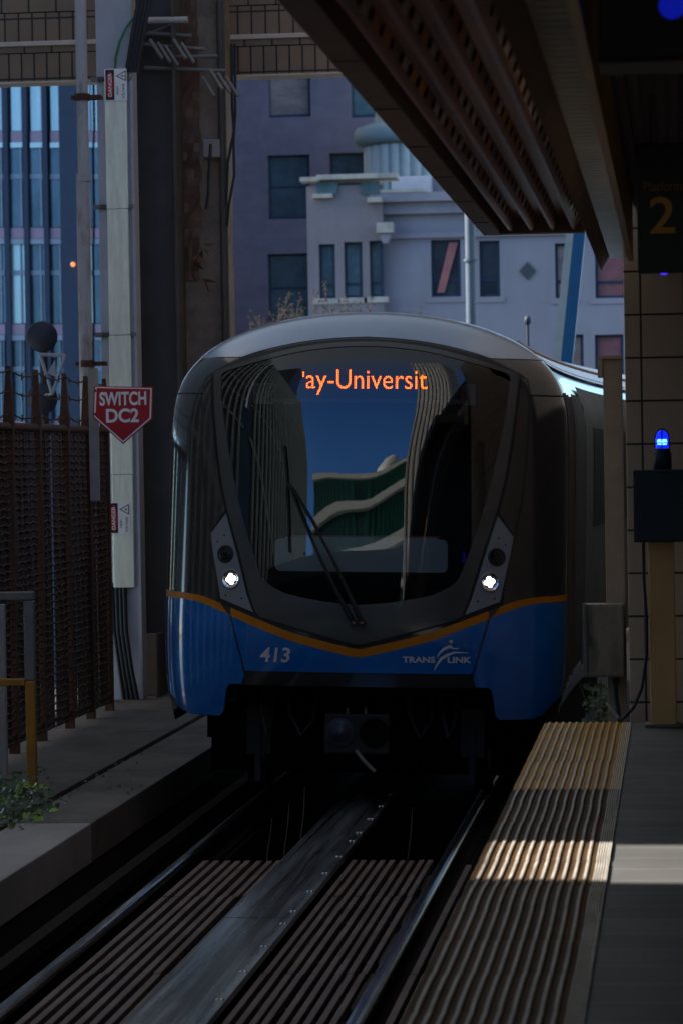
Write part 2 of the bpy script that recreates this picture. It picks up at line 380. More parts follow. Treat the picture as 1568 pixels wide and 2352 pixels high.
# ------------------------------------------------------------------ track
def rail(x, label):
    mb = MB()
    y0, y1 = -2, 60
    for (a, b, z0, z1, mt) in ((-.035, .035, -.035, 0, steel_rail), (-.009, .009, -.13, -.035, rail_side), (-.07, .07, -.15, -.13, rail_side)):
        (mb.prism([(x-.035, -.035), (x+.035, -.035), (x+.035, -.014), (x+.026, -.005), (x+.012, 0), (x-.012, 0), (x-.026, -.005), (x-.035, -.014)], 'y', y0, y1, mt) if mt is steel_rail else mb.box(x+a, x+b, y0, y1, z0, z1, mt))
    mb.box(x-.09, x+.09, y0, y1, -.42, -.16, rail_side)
    return single('rail', mb, None, (x, 10, -.42), label, 'rail', 'running rails of the near track')
rail(-2.865, 'running rail between the raised walkway and the reaction plate')
rail(-1.335, 'running rail beside the platform edge')
mb = MB()
y = -1.
while y < 40:
    mb.box(-2.265, -1.92, y+.004, y+3.2, -.02, .012, alu)
    for k in range(5):
        yy = y+.2+k*.7
        for xx in (-1.955, -1.935): mb.lathe([(0, .0185), (.008, .018), (.009, .012)], (xx, yy, 0), 8, chrome)
    mb.box(-2.2, -1.99, y, y+3.2, -.42, -.021, rail_side)
    y += 3.21
single('reaction_plate', mb, None, (-2.1, 10, -.4), 'scuffed flat metal reaction plate running between the two rails', 'reaction plate')
def grating(xa, n, pitch, w, label, yend=17.6):
    mb = MB(); rr = random.Random(int(-xa*100))
    for i in range(n):
        y = -1.
        x = xa+i*pitch
        while y < yend-.1:
            ye = min(y+2.45, yend)
            d = rr.uniform(-.005, .005); mb.box(x+d, x+d+w, y+.006, ye-.006, -.075+rr.uniform(-.004, .004), -.04+rr.uniform(-.003, .003))
            y = ye
    y = -.4
    while y < yend:
        mb.box(xa, xa+(n-1)*pitch+w, y, y+.05, -.13, -.08); y += 1.22
    y = -.4
    for xx in (xa+.01, xa+(n-1)*pitch+w-.05): mb.box(xx, xx+.04, -1, yend, -.42, -.131)
    single('slatted_grating', mb, slat_m, (xa, 8, -.42), label, 'grating', 'slatted gratings on the track bed', .004)
grating(-2.77, 8, .062, .034, 'slatted grating between the reaction plate and the rail by the walkway')
grating(-1.90, 9, .056, .031, 'slatted grating between the reaction plate and the platform side rail')
grating(-1.225, 7, .062, .034, 'slatted grating between the platform wall and its nearest rail', 17.4)
mb = MB(); mb.box(-3.26, -3.18, -2, 60, -.16, -.08, rail_side); mb.box(-3.24, -3.2, -2, 60, -.42, -.16, rail_side)
single('power_rail', mb, None, (-3.22, 10, -.42), 'dull brown power rail low beside the walkway edge', 'power rail')
# dead weed stalks between the rails
for k, (xx, yy, h, lab) in enumerate(((-2.5, 18.3, .14, 'short bare weed stalk left of two taller stalks in the track bed'), (-2.42, 18.5, .2, 'bent bare weed stalk standing in the dark beyond the slatted grating'), (-2.36, 18.8, .26, 'tallest thin weed stalk in the dark near the reaction plate'), (-1.62, 18.0, .22, 'kinked weed stalk beside the platform side rail'))):
    mb = MB(); mb.tube([(xx, yy, -.42), (xx+.01, yy, -.1), (xx+.035, yy+.02, h*.4), (xx+.045, yy, h)], [.006, .005, .004, .002], 5)
    single('weed_stalk', mb, twig_m, (xx, yy, -.42), lab, 'weed', 'weed stalks in the track bed')

# ------------------------------------------------------------------ fence and left side
fy = [20.2, 21.3, 22.3, 23.3, 24.4, 25.3, 26.15]
t = Thing('fence', (FX, 23, .12), 'rusty iron fence with woven mesh and barbed wire beside the walkway', 'fence')
FT = 2.58
for i, y in enumerate(fy):
    mb = MB(); mb.box(FX-.035, FX+.035, y-.035, y+.035, .12, FT+.02, rust)
    mb.box(FX-.06, FX+.06, y-.06, y+.06, .12, .135, rust)
    for s in range(3): pass
    mb.add([(FX-.04, y-.03, FT+.02), (FX+.04, y-.03, FT+.02), (FX+.04, y+.03, FT+.02), (FX-.04, y+.03, FT+.02), (FX-.015, y-.015, FT+.45), (FX+.015, y-.015, FT+.45), (FX+.015, y+.015, FT+.45), (FX-.015, y+.015, FT+.45)],
           [(0, 1, 5, 4), (1, 2, 6, 5), (2, 3, 7, 6), (3, 0, 4, 7), (4, 5, 6, 7)], rust)
    t.part('post', mb)
for i in range(len(fy)-1):
    mb = MB(); a, b = fy[i]+.036, fy[i+1]-.036; rr = random.Random(i)
    y = a
    while y < b-.05:
        w = .055; xx = FX+rr.uniform(-.006, .006)
        if rr.random() > .07: mb.box(xx-.004, xx+.004, y, y+w, .2, FT-.03)
        y += w+rr.uniform(.002, .007)
    z = .22
    while z < FT-.04:
        pts = [(FX+.012+.006*math.sin(k*2.2+z*9), a+(b-a)*k/14, z+.008*math.sin(k*1.7+z*5)) for k in range(15)]
        mb.tube(pts, .0075, 5); z += .058
    t.part('mesh_panel', mb, fence_mesh)
mb = MB(); mb.tube([(FX, fy[0], FT-.005), (FX, fy[-1], FT-.005)], .035, 10); t.part('top_rail', mb, rust)
mb = MB(); mb.tube([(FX, fy[0], .26), (FX, fy[-1], .26)], .02, 8); t.part('bottom_rail', mb, rust)
for z in (.1, .27, .42):
    mb = MB(); pts = []; rr = random.Random(int(z*100))
    for i in range(len(fy)-1):
        for k in range(16):
            q = k/16; y = fy[i]+(fy[i+1]-fy[i])*q
            pts.append((FX+.012+rr.uniform(-.006, .006), y, FT+z-.035*math.sin(math.pi*q)+rr.uniform(-.008, .008)))
    mb.tube(pts, .0065, 5)
    for k in range(4, len(pts), 7):
        p = Vector(pts[k]); mb.tube([p+Vector((0, -.02, -.025)), p+Vector((0, .02, .025))], .004, 4); mb.tube([p+Vector((0, .02, -.025)), p+Vector((0, -.02, .025))], .004, 4)
    t.part('barbed_wire', mb, rust)

# handrail with yellow foot
def H(u, v, Y=20.2): return AY(u, v, Y)
Y = 19.9
pb = G(62, 1812, .14); Y = pb.y
xr, zt = AY(66, 1385, Y).x, AY(66, 1378, Y).z; zm = AY(66, 1563, Y).z
t = Thing('handrail', (xr, Y, .14), 'grey handrail whose lower half is painted yellow, standing by the ivy', 'handrail')
mb = MB(); mb.box(xr-.03, xr+.035, Y-.03, Y+.03, zm, zt-.005, galv); t.part('upper_post', mb, None, bevel=.006)
mb = MB(); mb.box(xr-.029, xr+.034, Y-.029, Y+.029, .14, zm-.002, yellow_p); t.part('lower_post', mb, None, bevel=.006)
mb = MB(); mb.box(xr-1.2, xr+.034, Y-.031, Y+.031, zt, zt+.055, galv); t.part('top_rail', mb, None, bevel=.008)
mb = MB(); mb.box(xr-1.2, xr-.032, Y-.025, Y+.025, zm-.035, zm+.012, yellow_p); t.part('middle_rail', mb, None, bevel=.006)
pw = AY(4, 1550, Y+.6)
mb = MB(); mb.box(pw.x-.12, pw.x+.028, Y+.57, Y+.63, .14, AY(4, 1388, Y+.6).z, M('pale_post_paint', (.34, .31, .28), .5, var=.2)); mb.box(pw.x-.16, pw.x+.07, Y+.5, Y+.7, .139, .16, galv)
single('post', mb, None, (pw.x, Y+.6, .14), 'pale square post behind the handrail, at the edge of the picture', 'post', None, .004)

# ivy
mb = MB(); rr = random.Random(11)
def leaf(mb, p, s, mat, rr):
    d = Vector((rr.uniform(-1, 1), rr.uniform(-1, .2), rr.uniform(.0, .7))).normalized(); n = Vector((rr.uniform(-.6, .6), rr.uniform(-.9, .1), rr.uniform(.2, 1))).normalized()
    a = (d-n*d.dot(n)).normalized(); b = n.cross(a)
    sh = [(0, 0), (.35, .45), (.15, .55), (.6, .38), (1, 0), (.6, -.38), (.15, -.55), (.35, -.45)]
    sh = [(0, 0), (.1, .5), (.45, .36), (.55, .5), (.7, .22), (1.1, 0), (.7, -.22), (.55, -.5), (.45, -.36), (.1, -.5)]
    vs = [p+a*(q[0]*s)+b*(q[1]*s)+n*(.12*s*abs(q[1])) for q in sh]
    mb.add(vs, [(0, 1, 2), (0, 2, 4), (2, 3, 4), (0, 4, 5), (0, 5, 6), (0, 6, 8), (6, 7, 8), (0, 8, 9)], mat)
for k in range(480):
    u = rr.uniform(-70, 118); tt_ = rr.random()
    v = 1795+rr.random()**.8*110 - max(0, u-20)*.25 + rr.uniform(-8, 8)
    if u > 60 and rr.random() < .5: continue
    p = G(u, v, .15); p.z += rr.random()**2*.14
    leaf(mb, p, rr.uniform(.025, .055), leaf_b if (rr.random() < .1 or (55 < u < 90 and v > 1800 and rr.random() < .3)) else leaf_a, rr)
for k in range(14):
    p = G(rr.uniform(-60, 70), rr.uniform(1800, 1890), .15); pts = [p]
    for j in range(5): p = p+Vector((rr.uniform(.0, .09), rr.uniform(-.12, .05), rr.uniform(-.01, .035))); p.z = max(p.z, .15); pts.append(p)
    mb.tube(pts, .004, 4, twig_m)
    for q in pts: leaf(mb, q, rr.uniform(.03, .05), leaf_a, rr)
single('ivy', mb, None, tuple(G(40, 1840, .14)), 'low ivy with bright young leaves growing over the walkway edge', 'ivy')
# small fallen leaves on the slab
mb = MB()
for k in range(40):
    p = G(rr.uniform(130, 330), rr.uniform(1730, 1850), .147)
    if WX-.5 < p.x < WX-.03: leaf(mb, p, rr.uniform(.02, .04), twig_m, rr)
o = mb.build('fallen_leaves', None, None, (-3.8, 18, .14)); o['kind'] = 'stuff'; tag(o, 'scattered dry leaves on the walkway slabs', 'leaves')

# posts by the end of the fence -----------------------------------------------------------
YP = 27.3
def X_(u, Y): return AY(u, 1000, Y).x
def Z_(v, Y, u=500): return AY(u, v, Y).z
z_top = 7.2
# rusty pipe
xp = X_(203, 26.95); mb = MB()
zj = Z_(400, 26.95); zb = Z_(905, 26.95, 200)
mb.tube([(xp, 26.95, zj-.02), (xp, 26.95, z_top)], .052, 14, pipe_m)
mb.tube([(xp-.01, 26.95, zb-.9), (xp-.01, 26.95, zj)], .061, 14, pipe_m)
t = Thing('pipe', (xp, 26.95, .14), 'slim grey conduit pipe streaked with rust, nearest the fence', 'pipe')
t.part('tube', mb)
mb = MB(); mb.tube([(xp, 26.95, zj-.03), (xp, 26.95, zj+.04)], .068, 14); t.part('coupling', mb, pipe_m)
for v in (222, 835):
    z = Z_(v, 26.95, 205); mb = MB(); mb.box(xp-.1, xp+.17, 26.93, 27.05, z-.018, z+.018); mb.tube([(xp, 26.95, z-.03), (xp, 26.95, z+.03)], .068, 12); t.part('clamp', mb, rust)
mb = MB(); mb.tube([(xp, 26.95, .14), (xp, 26.95, zb-.9)], .055, 12, pipe_m); t.part('lower_tube', mb)
# riser channel with cream cover strip
xa, xb = X_(236, YP), X_(320, YP)
ca, cb_ = X_(256, YP), X_(306, YP)
t = Thing('cable_riser', ((xa+xb)/2, YP, .14), 'tall grey cable riser with a cream cover strip and danger labels', 'cable riser')
mb = MB(); mb.box(xa, xb-.03, YP, YP+.18, .14, z_top, grey_post); t.part('channel', mb, None, bevel=.006)
mb = MB(); mb.box(xb-.028, xb, YP-.03, YP+.2, .14, z_top, grey_post); t.part('side_rail', mb, None, bevel=.004)
zs = [Z_(v, YP, 275) for v in (158, 480, 770, 1090, 1350)]
for i in range(4):
    mb = MB(); d = .004*(i % 2); mb.box(ca+d, cb_-d, YP-.045-.003*(i % 2), YP-.001, zs[i+1]+.002, zs[i]-.002); t.part('cover_strip', mb, cream, bevel=.006)
for v in (180, 474, 768):
    z = Z_(v, YP, 275); mb = MB(); mb.box(xa-.05, ca-.002, YP-.02, YP-.002, z-.022, z+.022, galv); mb.box(ca-.06, ca-.004, YP-.05, YP-.021, z-.016, z+.016, dark_steel); t.part('clamp', mb)
    mb = MB(); mb.box(cb_+.002, cb_+.05, YP-.035, YP-.002, z-.016, z+.016, galv); t.part('clip', mb)
def danger(u0, u1, v0, v1):
    x0, x1 = X_(u0, YP), X_(u1, YP); z1, z0 = Z_(v0, YP, 280), Z_(v1, YP, 280); yy = YP-.054
    w = x1-x0; h = z1-z0
    mb = MB(); mb.box(x0, x1, yy, yy+.004, z0, z1, white_sign)
    mb.box(x0+.03*w, x0+.43*w, yy-.0012, yy, z0+.03*h, z1-.03*h, black_sign)
    el = [(x0+.23*w+.16*w*math.cos(a), (z0+z1)/2+.42*h*math.sin(a)) for a in [2*math.pi*k/24 for k in range(24)]]
    mb.prism(el, 'y', yy-.0024, yy-.0012, red_sign)
    def vert(s, cx, hw, za, zb, mat, d):  # lettering that reads upwards
        vs, fs = fit_text(s, za, zb, -hw, hw, .01)
        mb.add([(cx-q[1], yy-d, q[0]) for q in vs], fs, mat)
    vert('DANGER', x0+.23*w, .085*w, z0+.14*h, z1-.14*h, white_sign, .0036)
    vert('HIGH', x0+.57*w, .055*w, z0+.2*h, z0+.45*h, black_sign, .0012)
    vert('VOLTAGE', x0+.84*w, .06*w, z0+.06*h, z0+.53*h, black_sign, .0012)
    tx0, tx1, tz0, tz1 = x0+.5*w, x0+.96*w, z0+.6*h, z0+.94*h
    A = [(tx0, (tz0+tz1)/2), (tx1, tz0), (tx1, tz1)]; c = (sum(p[0] for p in A)/3, sum(p[1] for p in A)/3)
    B = [(c[0]+(p[0]-c[0])*.72, c[1]+(p[1]-c[1])*.72) for p in A]
    mb.prism(A, 'y', yy-.0012, yy, black_sign); mb.prism(B, 'y', yy-.0024, yy-.0012, white_sign)
    mb.prism([(c[0]-.12*w, c[1]), (c[0]+.05*w, c[1]+.035*h), (c[0]+.03*w, c[1]-.005*h), (c[0]+.13*w, c[1]-.01*h), (c[0]-.02*w, c[1]-.04*h), (c[0]+.0*w, c[1]-.008*h)], 'y', yy-.0036, yy-.0024, black_sign)
    return mb
t.part('danger_label', danger(258, 308, 158, 232)); t.part('danger_label', danger(249, 298, 1153, 1226))
mb = MB(); p0 = AY(300, 60, YP-.06); p1 = AY(283, 80, YP-.05)
mb.tube([AY(306, 40, YP-.05), AY(290, 62, YP-.06), AY(275, 95, YP-.06), AY(266, 130, YP-.05), AY(264, 160, YP-.04)], .012, 8); t.part('earth_wire', mb, green_m)
mb = MB()
for k in range(4):
    mb.tube([AY(325+k*8, -30, YP-.08), AY(306+k*8, 70, YP-.08), AY(292+k*7, 165, YP-.03)], .022, 8)
t.part('upper_cable', mb, cable_m)
mb = MB()
for k in range(4):
    mb.tube([AY(258+k*9, 1340, YP-.02), AY(262+k*9, 1450, YP-.05), AY(275+k*9, 1540, YP-.12), G(285+k*10, 1606, .15)], .022, 8)
t.part('lower_cable', mb, cable_m)
# dark steel post and brown concrete column
xa, xb = X_(316, 27.9), X_(412, 27.9)
t = Thing('steel_post', ((xa+xb)/2, 27.9, .14), 'dark steel column of H section behind the cable riser', 'column')
mb = MB(); mb.box(xa, xb, 28.1, 28.13, .14, z_top); t.part('web', mb, dark_steel)
mb = MB(); mb.box(xa-.02, xa+.006, 27.85, 28.3, .14, z_top); t.part('flange', mb, galv)
mb = MB(); mb.box(xb-.006, xb+.02, 27.88, 28.3, .14, z_top); t.part('flange', mb, dark_steel)
xc_, xd = X_(424, 28.3), X_(517, 28.3)
t = Thing('concrete_column', ((xc_+xd)/2, 28.5, .14), 'rough brown concrete column with peeling wrap and black conduits', 'column')
mb = MB(); poly = []
mb.box(xc_, xd, 28.3, 29.1, .14, z_top); t.part('shaft', mb, brown_conc, bevel=.02)
mb = MB(); rr = random.Random(5); n = 40; vs = []; fs = []
xw, xe = xc_-.05, X_(470, 28.25)
for i in range(n+1):
    z = Z_(640, 28.2)+(z_top-Z_(640, 28.2))*i/n
    for j in range(5):
        x = xw+(xe-xw)*j/4+(rr.uniform(-.015, .015) if j in (0, 4) else 0)-(.03 if i < 6 and j > 2 else 0)
        vs.append((x, 28.285-rr.uniform(0, .01), z))
for i in range(n):
    for j in range(4): fs.append((i*5+j, i*5+j+1, (i+1)*5+j+1, (i+1)*5+j))
mb.add(vs, fs)
# torn end flaps
for k in range(16):
    p = AY(rr.uniform(440, 490), rr.uniform(560, 650), 28.2); q = p+Vector((rr.uniform(-.1, .1), -.04, rr.uniform(-.14, .05)))
    s_ = Vector((rr.uniform(-.05, .05), rr.uniform(-.03, .03), rr.uniform(.02, .06)))
    mb.add([p, q, q+s_, p+s_*1.5], [(0, 1, 2, 3)])
t.part('peeling_wrap', mb, M('rust_stained_wrap', (.12, .055, .03), .4, metal=.3, var=.5, scale=5, stain=(.16, .14, .12), stain_amt=.3))
for k, (u0, uu) in enumerate(((519, .03), (527, .016))):
    x = X_(u0, 28.2); mb = MB(); mb.tube([(x, 28.25, .3), (x, 28.25, 6.6)], uu, 10); t.part('conduit', mb, dark_steel)
for k, pts in enumerate((((532, 100), (534, 250), (538, 300), (524, 370), (520, 470)), ((540, 100), (541, 260), (537, 330), (539, 400), (526, 470), (522, 520)), ((484, 330), (480, 400), (478, 450), (473, 480)))):
    mb = MB(); mb.tube([AY(a, b, 28.15) for a, b in pts], .014, 7); t.part('loose_cable', mb, cable_m)
a, b = AY(469, 362, 28.25), AY(506, 320, 28.25); mb = MB(); mb.box(a.x, b.x, 28.2, 28.299, a.z, b.z); t.part('junction_box', mb, M('pale_box', (.3, .27, .24), .6, var=.15), bevel=.006)
# clutter under the beam: pipe stub and brackets
t = Thing('cable_bracket', tuple(AY(380, 130, 28.0)), 'cluster of pale pipe, angle brackets and clips under the tiled beam', 'bracket')
mb = MB(); mb.tube([AY(326, 46, 27.9), AY(431, 44, 27.9)], .03, 12); t.part('pipe_stub', mb, M('pale_pipe', (.45, .41, .36), .5))
for (a, b, c, d, r) in ((330, 80, 400, 55, .012), (340, 75, 440, 82, .02), (320, 100, 470, 112, .018), (332, 155, 520, 162, .02), (400, 130, 500, 128, .02)):
    mb = MB(); mb.tube([AY(a, b, 28.0), AY(c, d, 28.0)], r, 8); t.part('angle_bar', mb, galv)
for k in range(9):
    u, v = 345+k*18 + (30 if k > 4 else 0), 90+(k % 3)*8+(70 if k > 4 else 0)
    mb = MB(); q0, q1 = AY(u, v, 27.85), AY(u+28, v+44, 27.75); mb.tube([q0, q1], .018, 6); t.part('clip', mb, galv)
# bracket box / bits on the walkway behind
a = G(330, 1590, .14)
p0, p1 = AY(310, 1540, 27.6), AY(368, 1458, 27.6)
mb = MB(); mb.box(p0.x, p1.x, 27.75, 27.85, .14, p1.z); mb.box(p1.x-.03, p1.x, 27.5, 27.74, .14, p1.z+.02)
single('low_box', mb, M('brown_plinth', (.09, .06, .045), .7, var=.3), (p0.x, 27.8, .14), 'low brown steel plinth at the foot of the dark column', 'box', None, .01)
# switch sign
YS = 23.8
def sp(u, v): p = AY(u, v, YS); return (p.x, p.z)
poly = [sp(216, 886), sp(352, 889), sp(350, 962), sp(283, 1020), sp(213, 958)]
cx = sum(p[0] for p in poly)/5; cz = sum(p[1] for p in poly)/5
t = Thing('switch_sign', (cx, YS, sp(283, 1020)[1]), 'red five sided sign reading SWITCH DC2 on a thin bracket', 'sign')
def inset(poly, k): return [(cx+(p[0]-cx)*k, cz+.02*(1-k)+(p[1]-cz)*k) for p in poly]
mb = MB(); mb.prism(poly, 'y', YS, YS+.008, red_sign); t.part('panel', mb, None, bevel=.002)
mb = MB(); mb.prism(inset(poly, .955), 'y', YS-.0015, YS, white_sign); mb.prism(inset(poly, .905), 'y', YS-.003, YS-.0015, red_sign); t.part('border', mb)
mb = MB()
for s, (ua, ub, va, vb) in (('SWITCH', (229, 336, 931, 897)), ('DC2', (244, 319, 970, 936))):
    a, b = sp(ua, va), sp(ub, vb+ (0)); vs, fs = fit_text(s, a[0], b[0], a[1]-.004, b[1]-.004, .03); mb.add([(q[0], YS-.0045, q[1]) for q in vs], fs, white_sign)
t.part('lettering', mb)
a, b = sp(207, 1150), sp(224, 880); mb = MB(); mb.box(a[0], b[0], YS+.01, YS+.03, a[1], b[1]+.12); t.part('bracket', mb, M('bracket_strip', (.3, .26, .21), .6, var=.2))
mb = MB()
for v in (897, 951): q = sp(219, v); mb.lathe([(0, -.008), (.008, -.008), (.01, -.002)], (q[0], YS, q[1]), 10, rust, 'y')
t.part('bolt', mb)

# ------------------------------------------------------------------ tiled crossing beam
YB = 29.2
zlo, zmid = Z_(180, YB, 250), Z_(100, YB, 250)
t = Thing('tiled_beam', (-4, YB, zlo), 'brown tiled beam crossing high above the tracks', 'beam')
bt = [BRICK('beam_tile_%s' % nm, w_, h_, (.24, .155, .095), (.21, .135, .085), (.014, .01, .008), .010, 'xz', 0, .5, .5, sh) for nm, w_, h_, sh in
      (('narrow', .125, .6, (0, -zlo)), ('wide_low', .27, .6, (.06, -zlo+.1)), ('half', .135, .6, (0, -zlo)), ('wide_high', .27, .9, (.03, -zlo)))]
zj1, zj2 = Z_(114, YB, 250), Z_(17, YB, 250)
mb = MB(); mb.box(-9.5, 3, YB, YB+.3, zlo, zj1-.012, bt[0]); mb.box(-9.5, 3, YB+.01, YB+.3, zj1-.012, zj1, hole_m); mb.box(-9.5, 3, YB, YB+.3, zj1, zmid, bt[1]); t.part('lower_band', mb)
mb = MB(); mb.box(-9.5, 3, YB+.1, YB+.35, zmid+.05, zj2-.012, bt[2]); mb.box(-9.5, 3, YB+.11, YB+.35, zj2-.012, zj2, hole_m); mb.box(-9.5, 3, YB+.1, YB+.35, zj2, zj2+.8, bt[3]); mb.box(-9.5, 3, YB+.12, YB+.35, zj2+.8, zmid+2.6, bt[2]); t.part('upper_band', mb)
mb = MB(); mb.box(-9.5, 3, YB-.025, YB+.34, zmid+.002, zmid+.048); mb.box(-9.5, 3, YB-.012, YB+.25, zlo-.022, zlo-.002); t.part('lip', mb, beam_lip, bevel=.006)

# ------------------------------------------------------------------ right side: platform end, tiled wall, posts
YW = 17.75
xw = X_(1437, YW)
mb = MB(); mb.box(xw, 6, YW, YW+1.6, -.42, 6.5)
single('tiled_wall', mb, tile_m, (xw, YW, .8), 'beige tiled wall pier at the end of the platform', 'wall', None, .006)
# tan post with blue box and beacon
Y = 16.75
xa, xb = X_(1484, Y), X_(1544, Y); zb = AY(1515, 1245, Y).z
t = Thing('beacon_post', ((xa+xb)/2, Y, .8), 'tan steel post carrying a blue box and a caged blue beacon', 'post')
mb = MB(); mb.box(xa, xb, Y, Y+.15, .802, zb); t.part('post', mb, post_tan, bevel=.006)
mb = MB(); mb.box(xa-.03, xb+.03, Y-.03, Y+.18, .801, .815); t.part('base_plate', mb, galv)
b0, b1 = AY(1456, 1243, Y), AY(1640, 1077, Y)
mb = MB(); mb.box(b0.x, b1.x, Y-.1, Y+.2, zb+.002, b1.z, blue_box); mb.box(b0.x+.012, b1.x-.012, Y-.106, Y-.1, zb+.014, b1.z-.012, blue_box)
bx = t.part('control_box', mb, None, bevel=.005)
bc = AY(1521, 1077, Y); rb = .043
mb = MB(); mb.lathe([(.0, .0), (rb+.007, 0), (rb+.007, .085), (rb, .095), (rb, .115), (0, .115)], (bc.x, Y+.03, b1.z+.001), 24); t.part('beacon_base', mb, blue_box, bx)
m, n, b_ = nodes_of('blue_beacon_lens'); b_.inputs['Base Color'].default_value = (.0, .01, .3, 1); b_.inputs['Roughness'].default_value = .15; b_.inputs['Emission Color'].default_value = (.005, .02, 1, 1); b_.inputs['Emission Strength'].default_value = .55
lens = m
mb = MB(); zc = b1.z+.117
prof = [(rb*.86, 0), (rb*.88, .05)]+[(rb*.88*math.cos(a), .05+.05*math.sin(a)) for a in [math.pi/2*k/8 for k in range(1, 9)]]
mb.lathe(prof, (bc.x, Y+.03, zc), 24, lens); t.part('beacon_lens', mb, None, bx)
mb = MB(); mb.lathe([(.0, .018), (rb*.6, .02), (rb*.66, .035), (rb*.6, .05), (0, .052)], (bc.x, Y+.03-.02, zc), 20, EM('lit_blue_bulb', (.04, .16, 1), 5)); t.part('beacon_bulb', mb, None, bx)
mb = MB()
for k in range(6):
    a = math.pi*k/3+.5; d = Vector((math.cos(a), math.sin(a), 0))*(rb+.002)
    c0 = Vector((bc.x, Y+.03, zc))
    mb.tube([c0+d, c0+d+Vector((0, 0, .05))]+[c0+d*math.cos(e)+Vector((0, 0, .05+.058*math.sin(e))) for e in (.4, .8, 1.2, 1.57)], .0035, 6)
mb.tube([Vector((bc.x, Y+.03, zc+.03))+Vector((math.cos(a), math.sin(a), 0))*(rb+.003) for a in [2*math.pi*k/24 for k in range(25)]], .003, 6)
t.part('beacon_cage', mb, black_paint, bx)
mb = MB(); mb.tube([AY(1477, 1246, Y+.05), AY(1478, 1330, Y+.04), AY(1484, 1420, Y-.01), AY(1485, 1500, Y-.01), AY(1474, 1580, Y), AY(1455, 1625, Y), AY(1425, 1656, Y-.05)], .009, 8); t.part('cable', mb, cable_m)
# grey-tan tall post + cabinet, just past the platform end
Y = 18.3
xa, xb = X_(1386, Y), X_(1430, Y); zt = AY(1405, 820, Y).z
t = Thing('cabinet_post', ((xa+xb)/2, Y, -.42), 'tall grey tan post with a hooked top and a grimy cabinet', 'post')
mb = MB(); mb.box(xa, xb, Y, Y+.12, -.42, zt-.012); t.part('post', mb, grey_tan, bevel=.004)
mb = MB(); mb.box(xa-.03, xb+.006, Y-.02, Y+.14, zt-.01, zt+.008); mb.box(xa-.03, xa-.002, Y-.02, Y+.14, zt-.12, zt-.011); t.part('cap', mb, grey_tan)
p0, p1 = AY(1341, 1556, Y-.2), AY(1431, 1388, Y-.2)
mb = MB(); mb.box(p0.x, p1.x, Y-.2, Y-.002, p0.z, p1.z, cab_grime); mb.box(p0.x-.004, p0.x+.02, Y-.212, Y-.2, p0.z+.004, p1.z+.008, galv); mb.box(p0.x+.028, p1.x-.006, Y-.207, Y-.2, p0.z+.01, p1.z-.01, cab_grime)
cb2 = t.part('cabinet', mb, None, bevel=.004)
mb = MB(); mb.box(p0.x+.03, p0.x+.045, Y-.222, Y-.207, (p0.z+p1.z)/2-.03, (p0.z+p1.z)/2+.03); t.part('latch', mb, dark_steel, cb2)
mb = MB(); mb.tube([AY(1412, 1556, Y-.1), AY(1414, 1600, Y-.1), AY(1420, 1640, Y-.12), AY(1424, 1690, Y-.14)], .014, 8); mb.tube([AY(1411, 1556, Y-.1), AY(1412, 1570, Y-.1)], .028, 10); t.part('conduit', mb, cable_m)
mb = MB(); mb.tube([AY(1393, 1616, 17.5), AY(1404, 1629, 17.45), AY(1422, 1652, 17.4)], .011, 10)
single('pipe_end', mb, galv, tuple(AY(1404, 1640, 17.45)), 'short shiny pipe end lying by the foot of the tiled wall', 'pipe')
mb = MB(); rr = random.Random(8)
for k in range(150):
    p = AY(rr.uniform(1345, 1425), rr.uniform(1570, 1690), 18.9+rr.uniform(-.4, .3)); leaf(mb, p, rr.uniform(.015, .05), leaf_a, rr)
for k in range(8):
    p = AY(rr.uniform(1350, 1410), 1650, 18.8); mb.tube([(p.x, p.y, -.42), p, p+Vector((rr.uniform(-.1, .1), 0, rr.uniform(.1, .25)))], .004, 4, twig_m)
single('trackside_weeds', mb, None, tuple(AY(1390, 1700, 18.8)), 'dark leafy weeds under the grimy cabinet', 'plant')

# ------------------------------------------------------------------ canopy over the platform edge
ZC, YE = 3.62, 17.3
p = AY(1110, 541, YE); ZC = p.z
cxl, cxr = p.x, AY(1343, 541, YE).x
t = Thing('canopy', ((cxl+cxr)/2, YE, ZC), 'rusty corrugated canopy with perforated ribs over the platform edge', 'canopy')
YA = -9
w = cxr-cxl; e = .10
mb = MB(); mb.box(cxl, cxl+e, YA, YE, ZC, ZC+.2)
mb.box(cxl-.01, cxl, YA, YE, ZC+.06, ZC+.22)
y = YA+.5
t.part('edge_fascia', mb, canopy_edge, bevel=.004)
mb = MB(); y = 8.2
while y < YE: mb.box(cxl+.004, cxl+e-.004, y, y+.008, ZC-.002, ZC); y += 1.35
t.part('fascia_joint', mb, hole_m)
# corrugation: 4 troughs with ribs
nrib = 4; xs0, xs1 = cxl+e, cxr; pw = (xs1-xs0)/nrib
prof = []
for i in range(nrib):
    b = xs0+i*pw
    prof += [(b, ZC+.085), (b+.18*pw, ZC+.085), (b+.36*pw, ZC+.03), (b+.44*pw, ZC+.012), (b+.58*pw, ZC+.012), (b+.66*pw, ZC+.03), (b+.82*pw, ZC+.085)]
prof.append((xs1, ZC+.085))
mb = MB(); nY = 40; vs = []; fs = []
for j in range(nY+1):
    y = YA+(YE-.12-YA)*j/nY
    for q in prof: vs.append((q[0], y, q[1]))
m_ = len(prof)
for j in range(nY):
    for k in range(m_-1): fs.append((j*m_+k, (j+1)*m_+k, (j+1)*m_+k+1, j*m_+k+1))
mb.add(vs, fs, canopy_m); deck_mb = mb
mb = MB(); mb.box(cxl+.002, cxr-.002, YA, YE-.01, ZC+.095, ZC+.18); t.part('roof_slab', mb, canopy_edge)
mb = MB(); mb.box(cxl+e+.001, cxr, YE-.119, YE-.002, ZC+.001, ZC+.094); t.part('end_closure', mb, canopy_edge)
mb = deck_mb
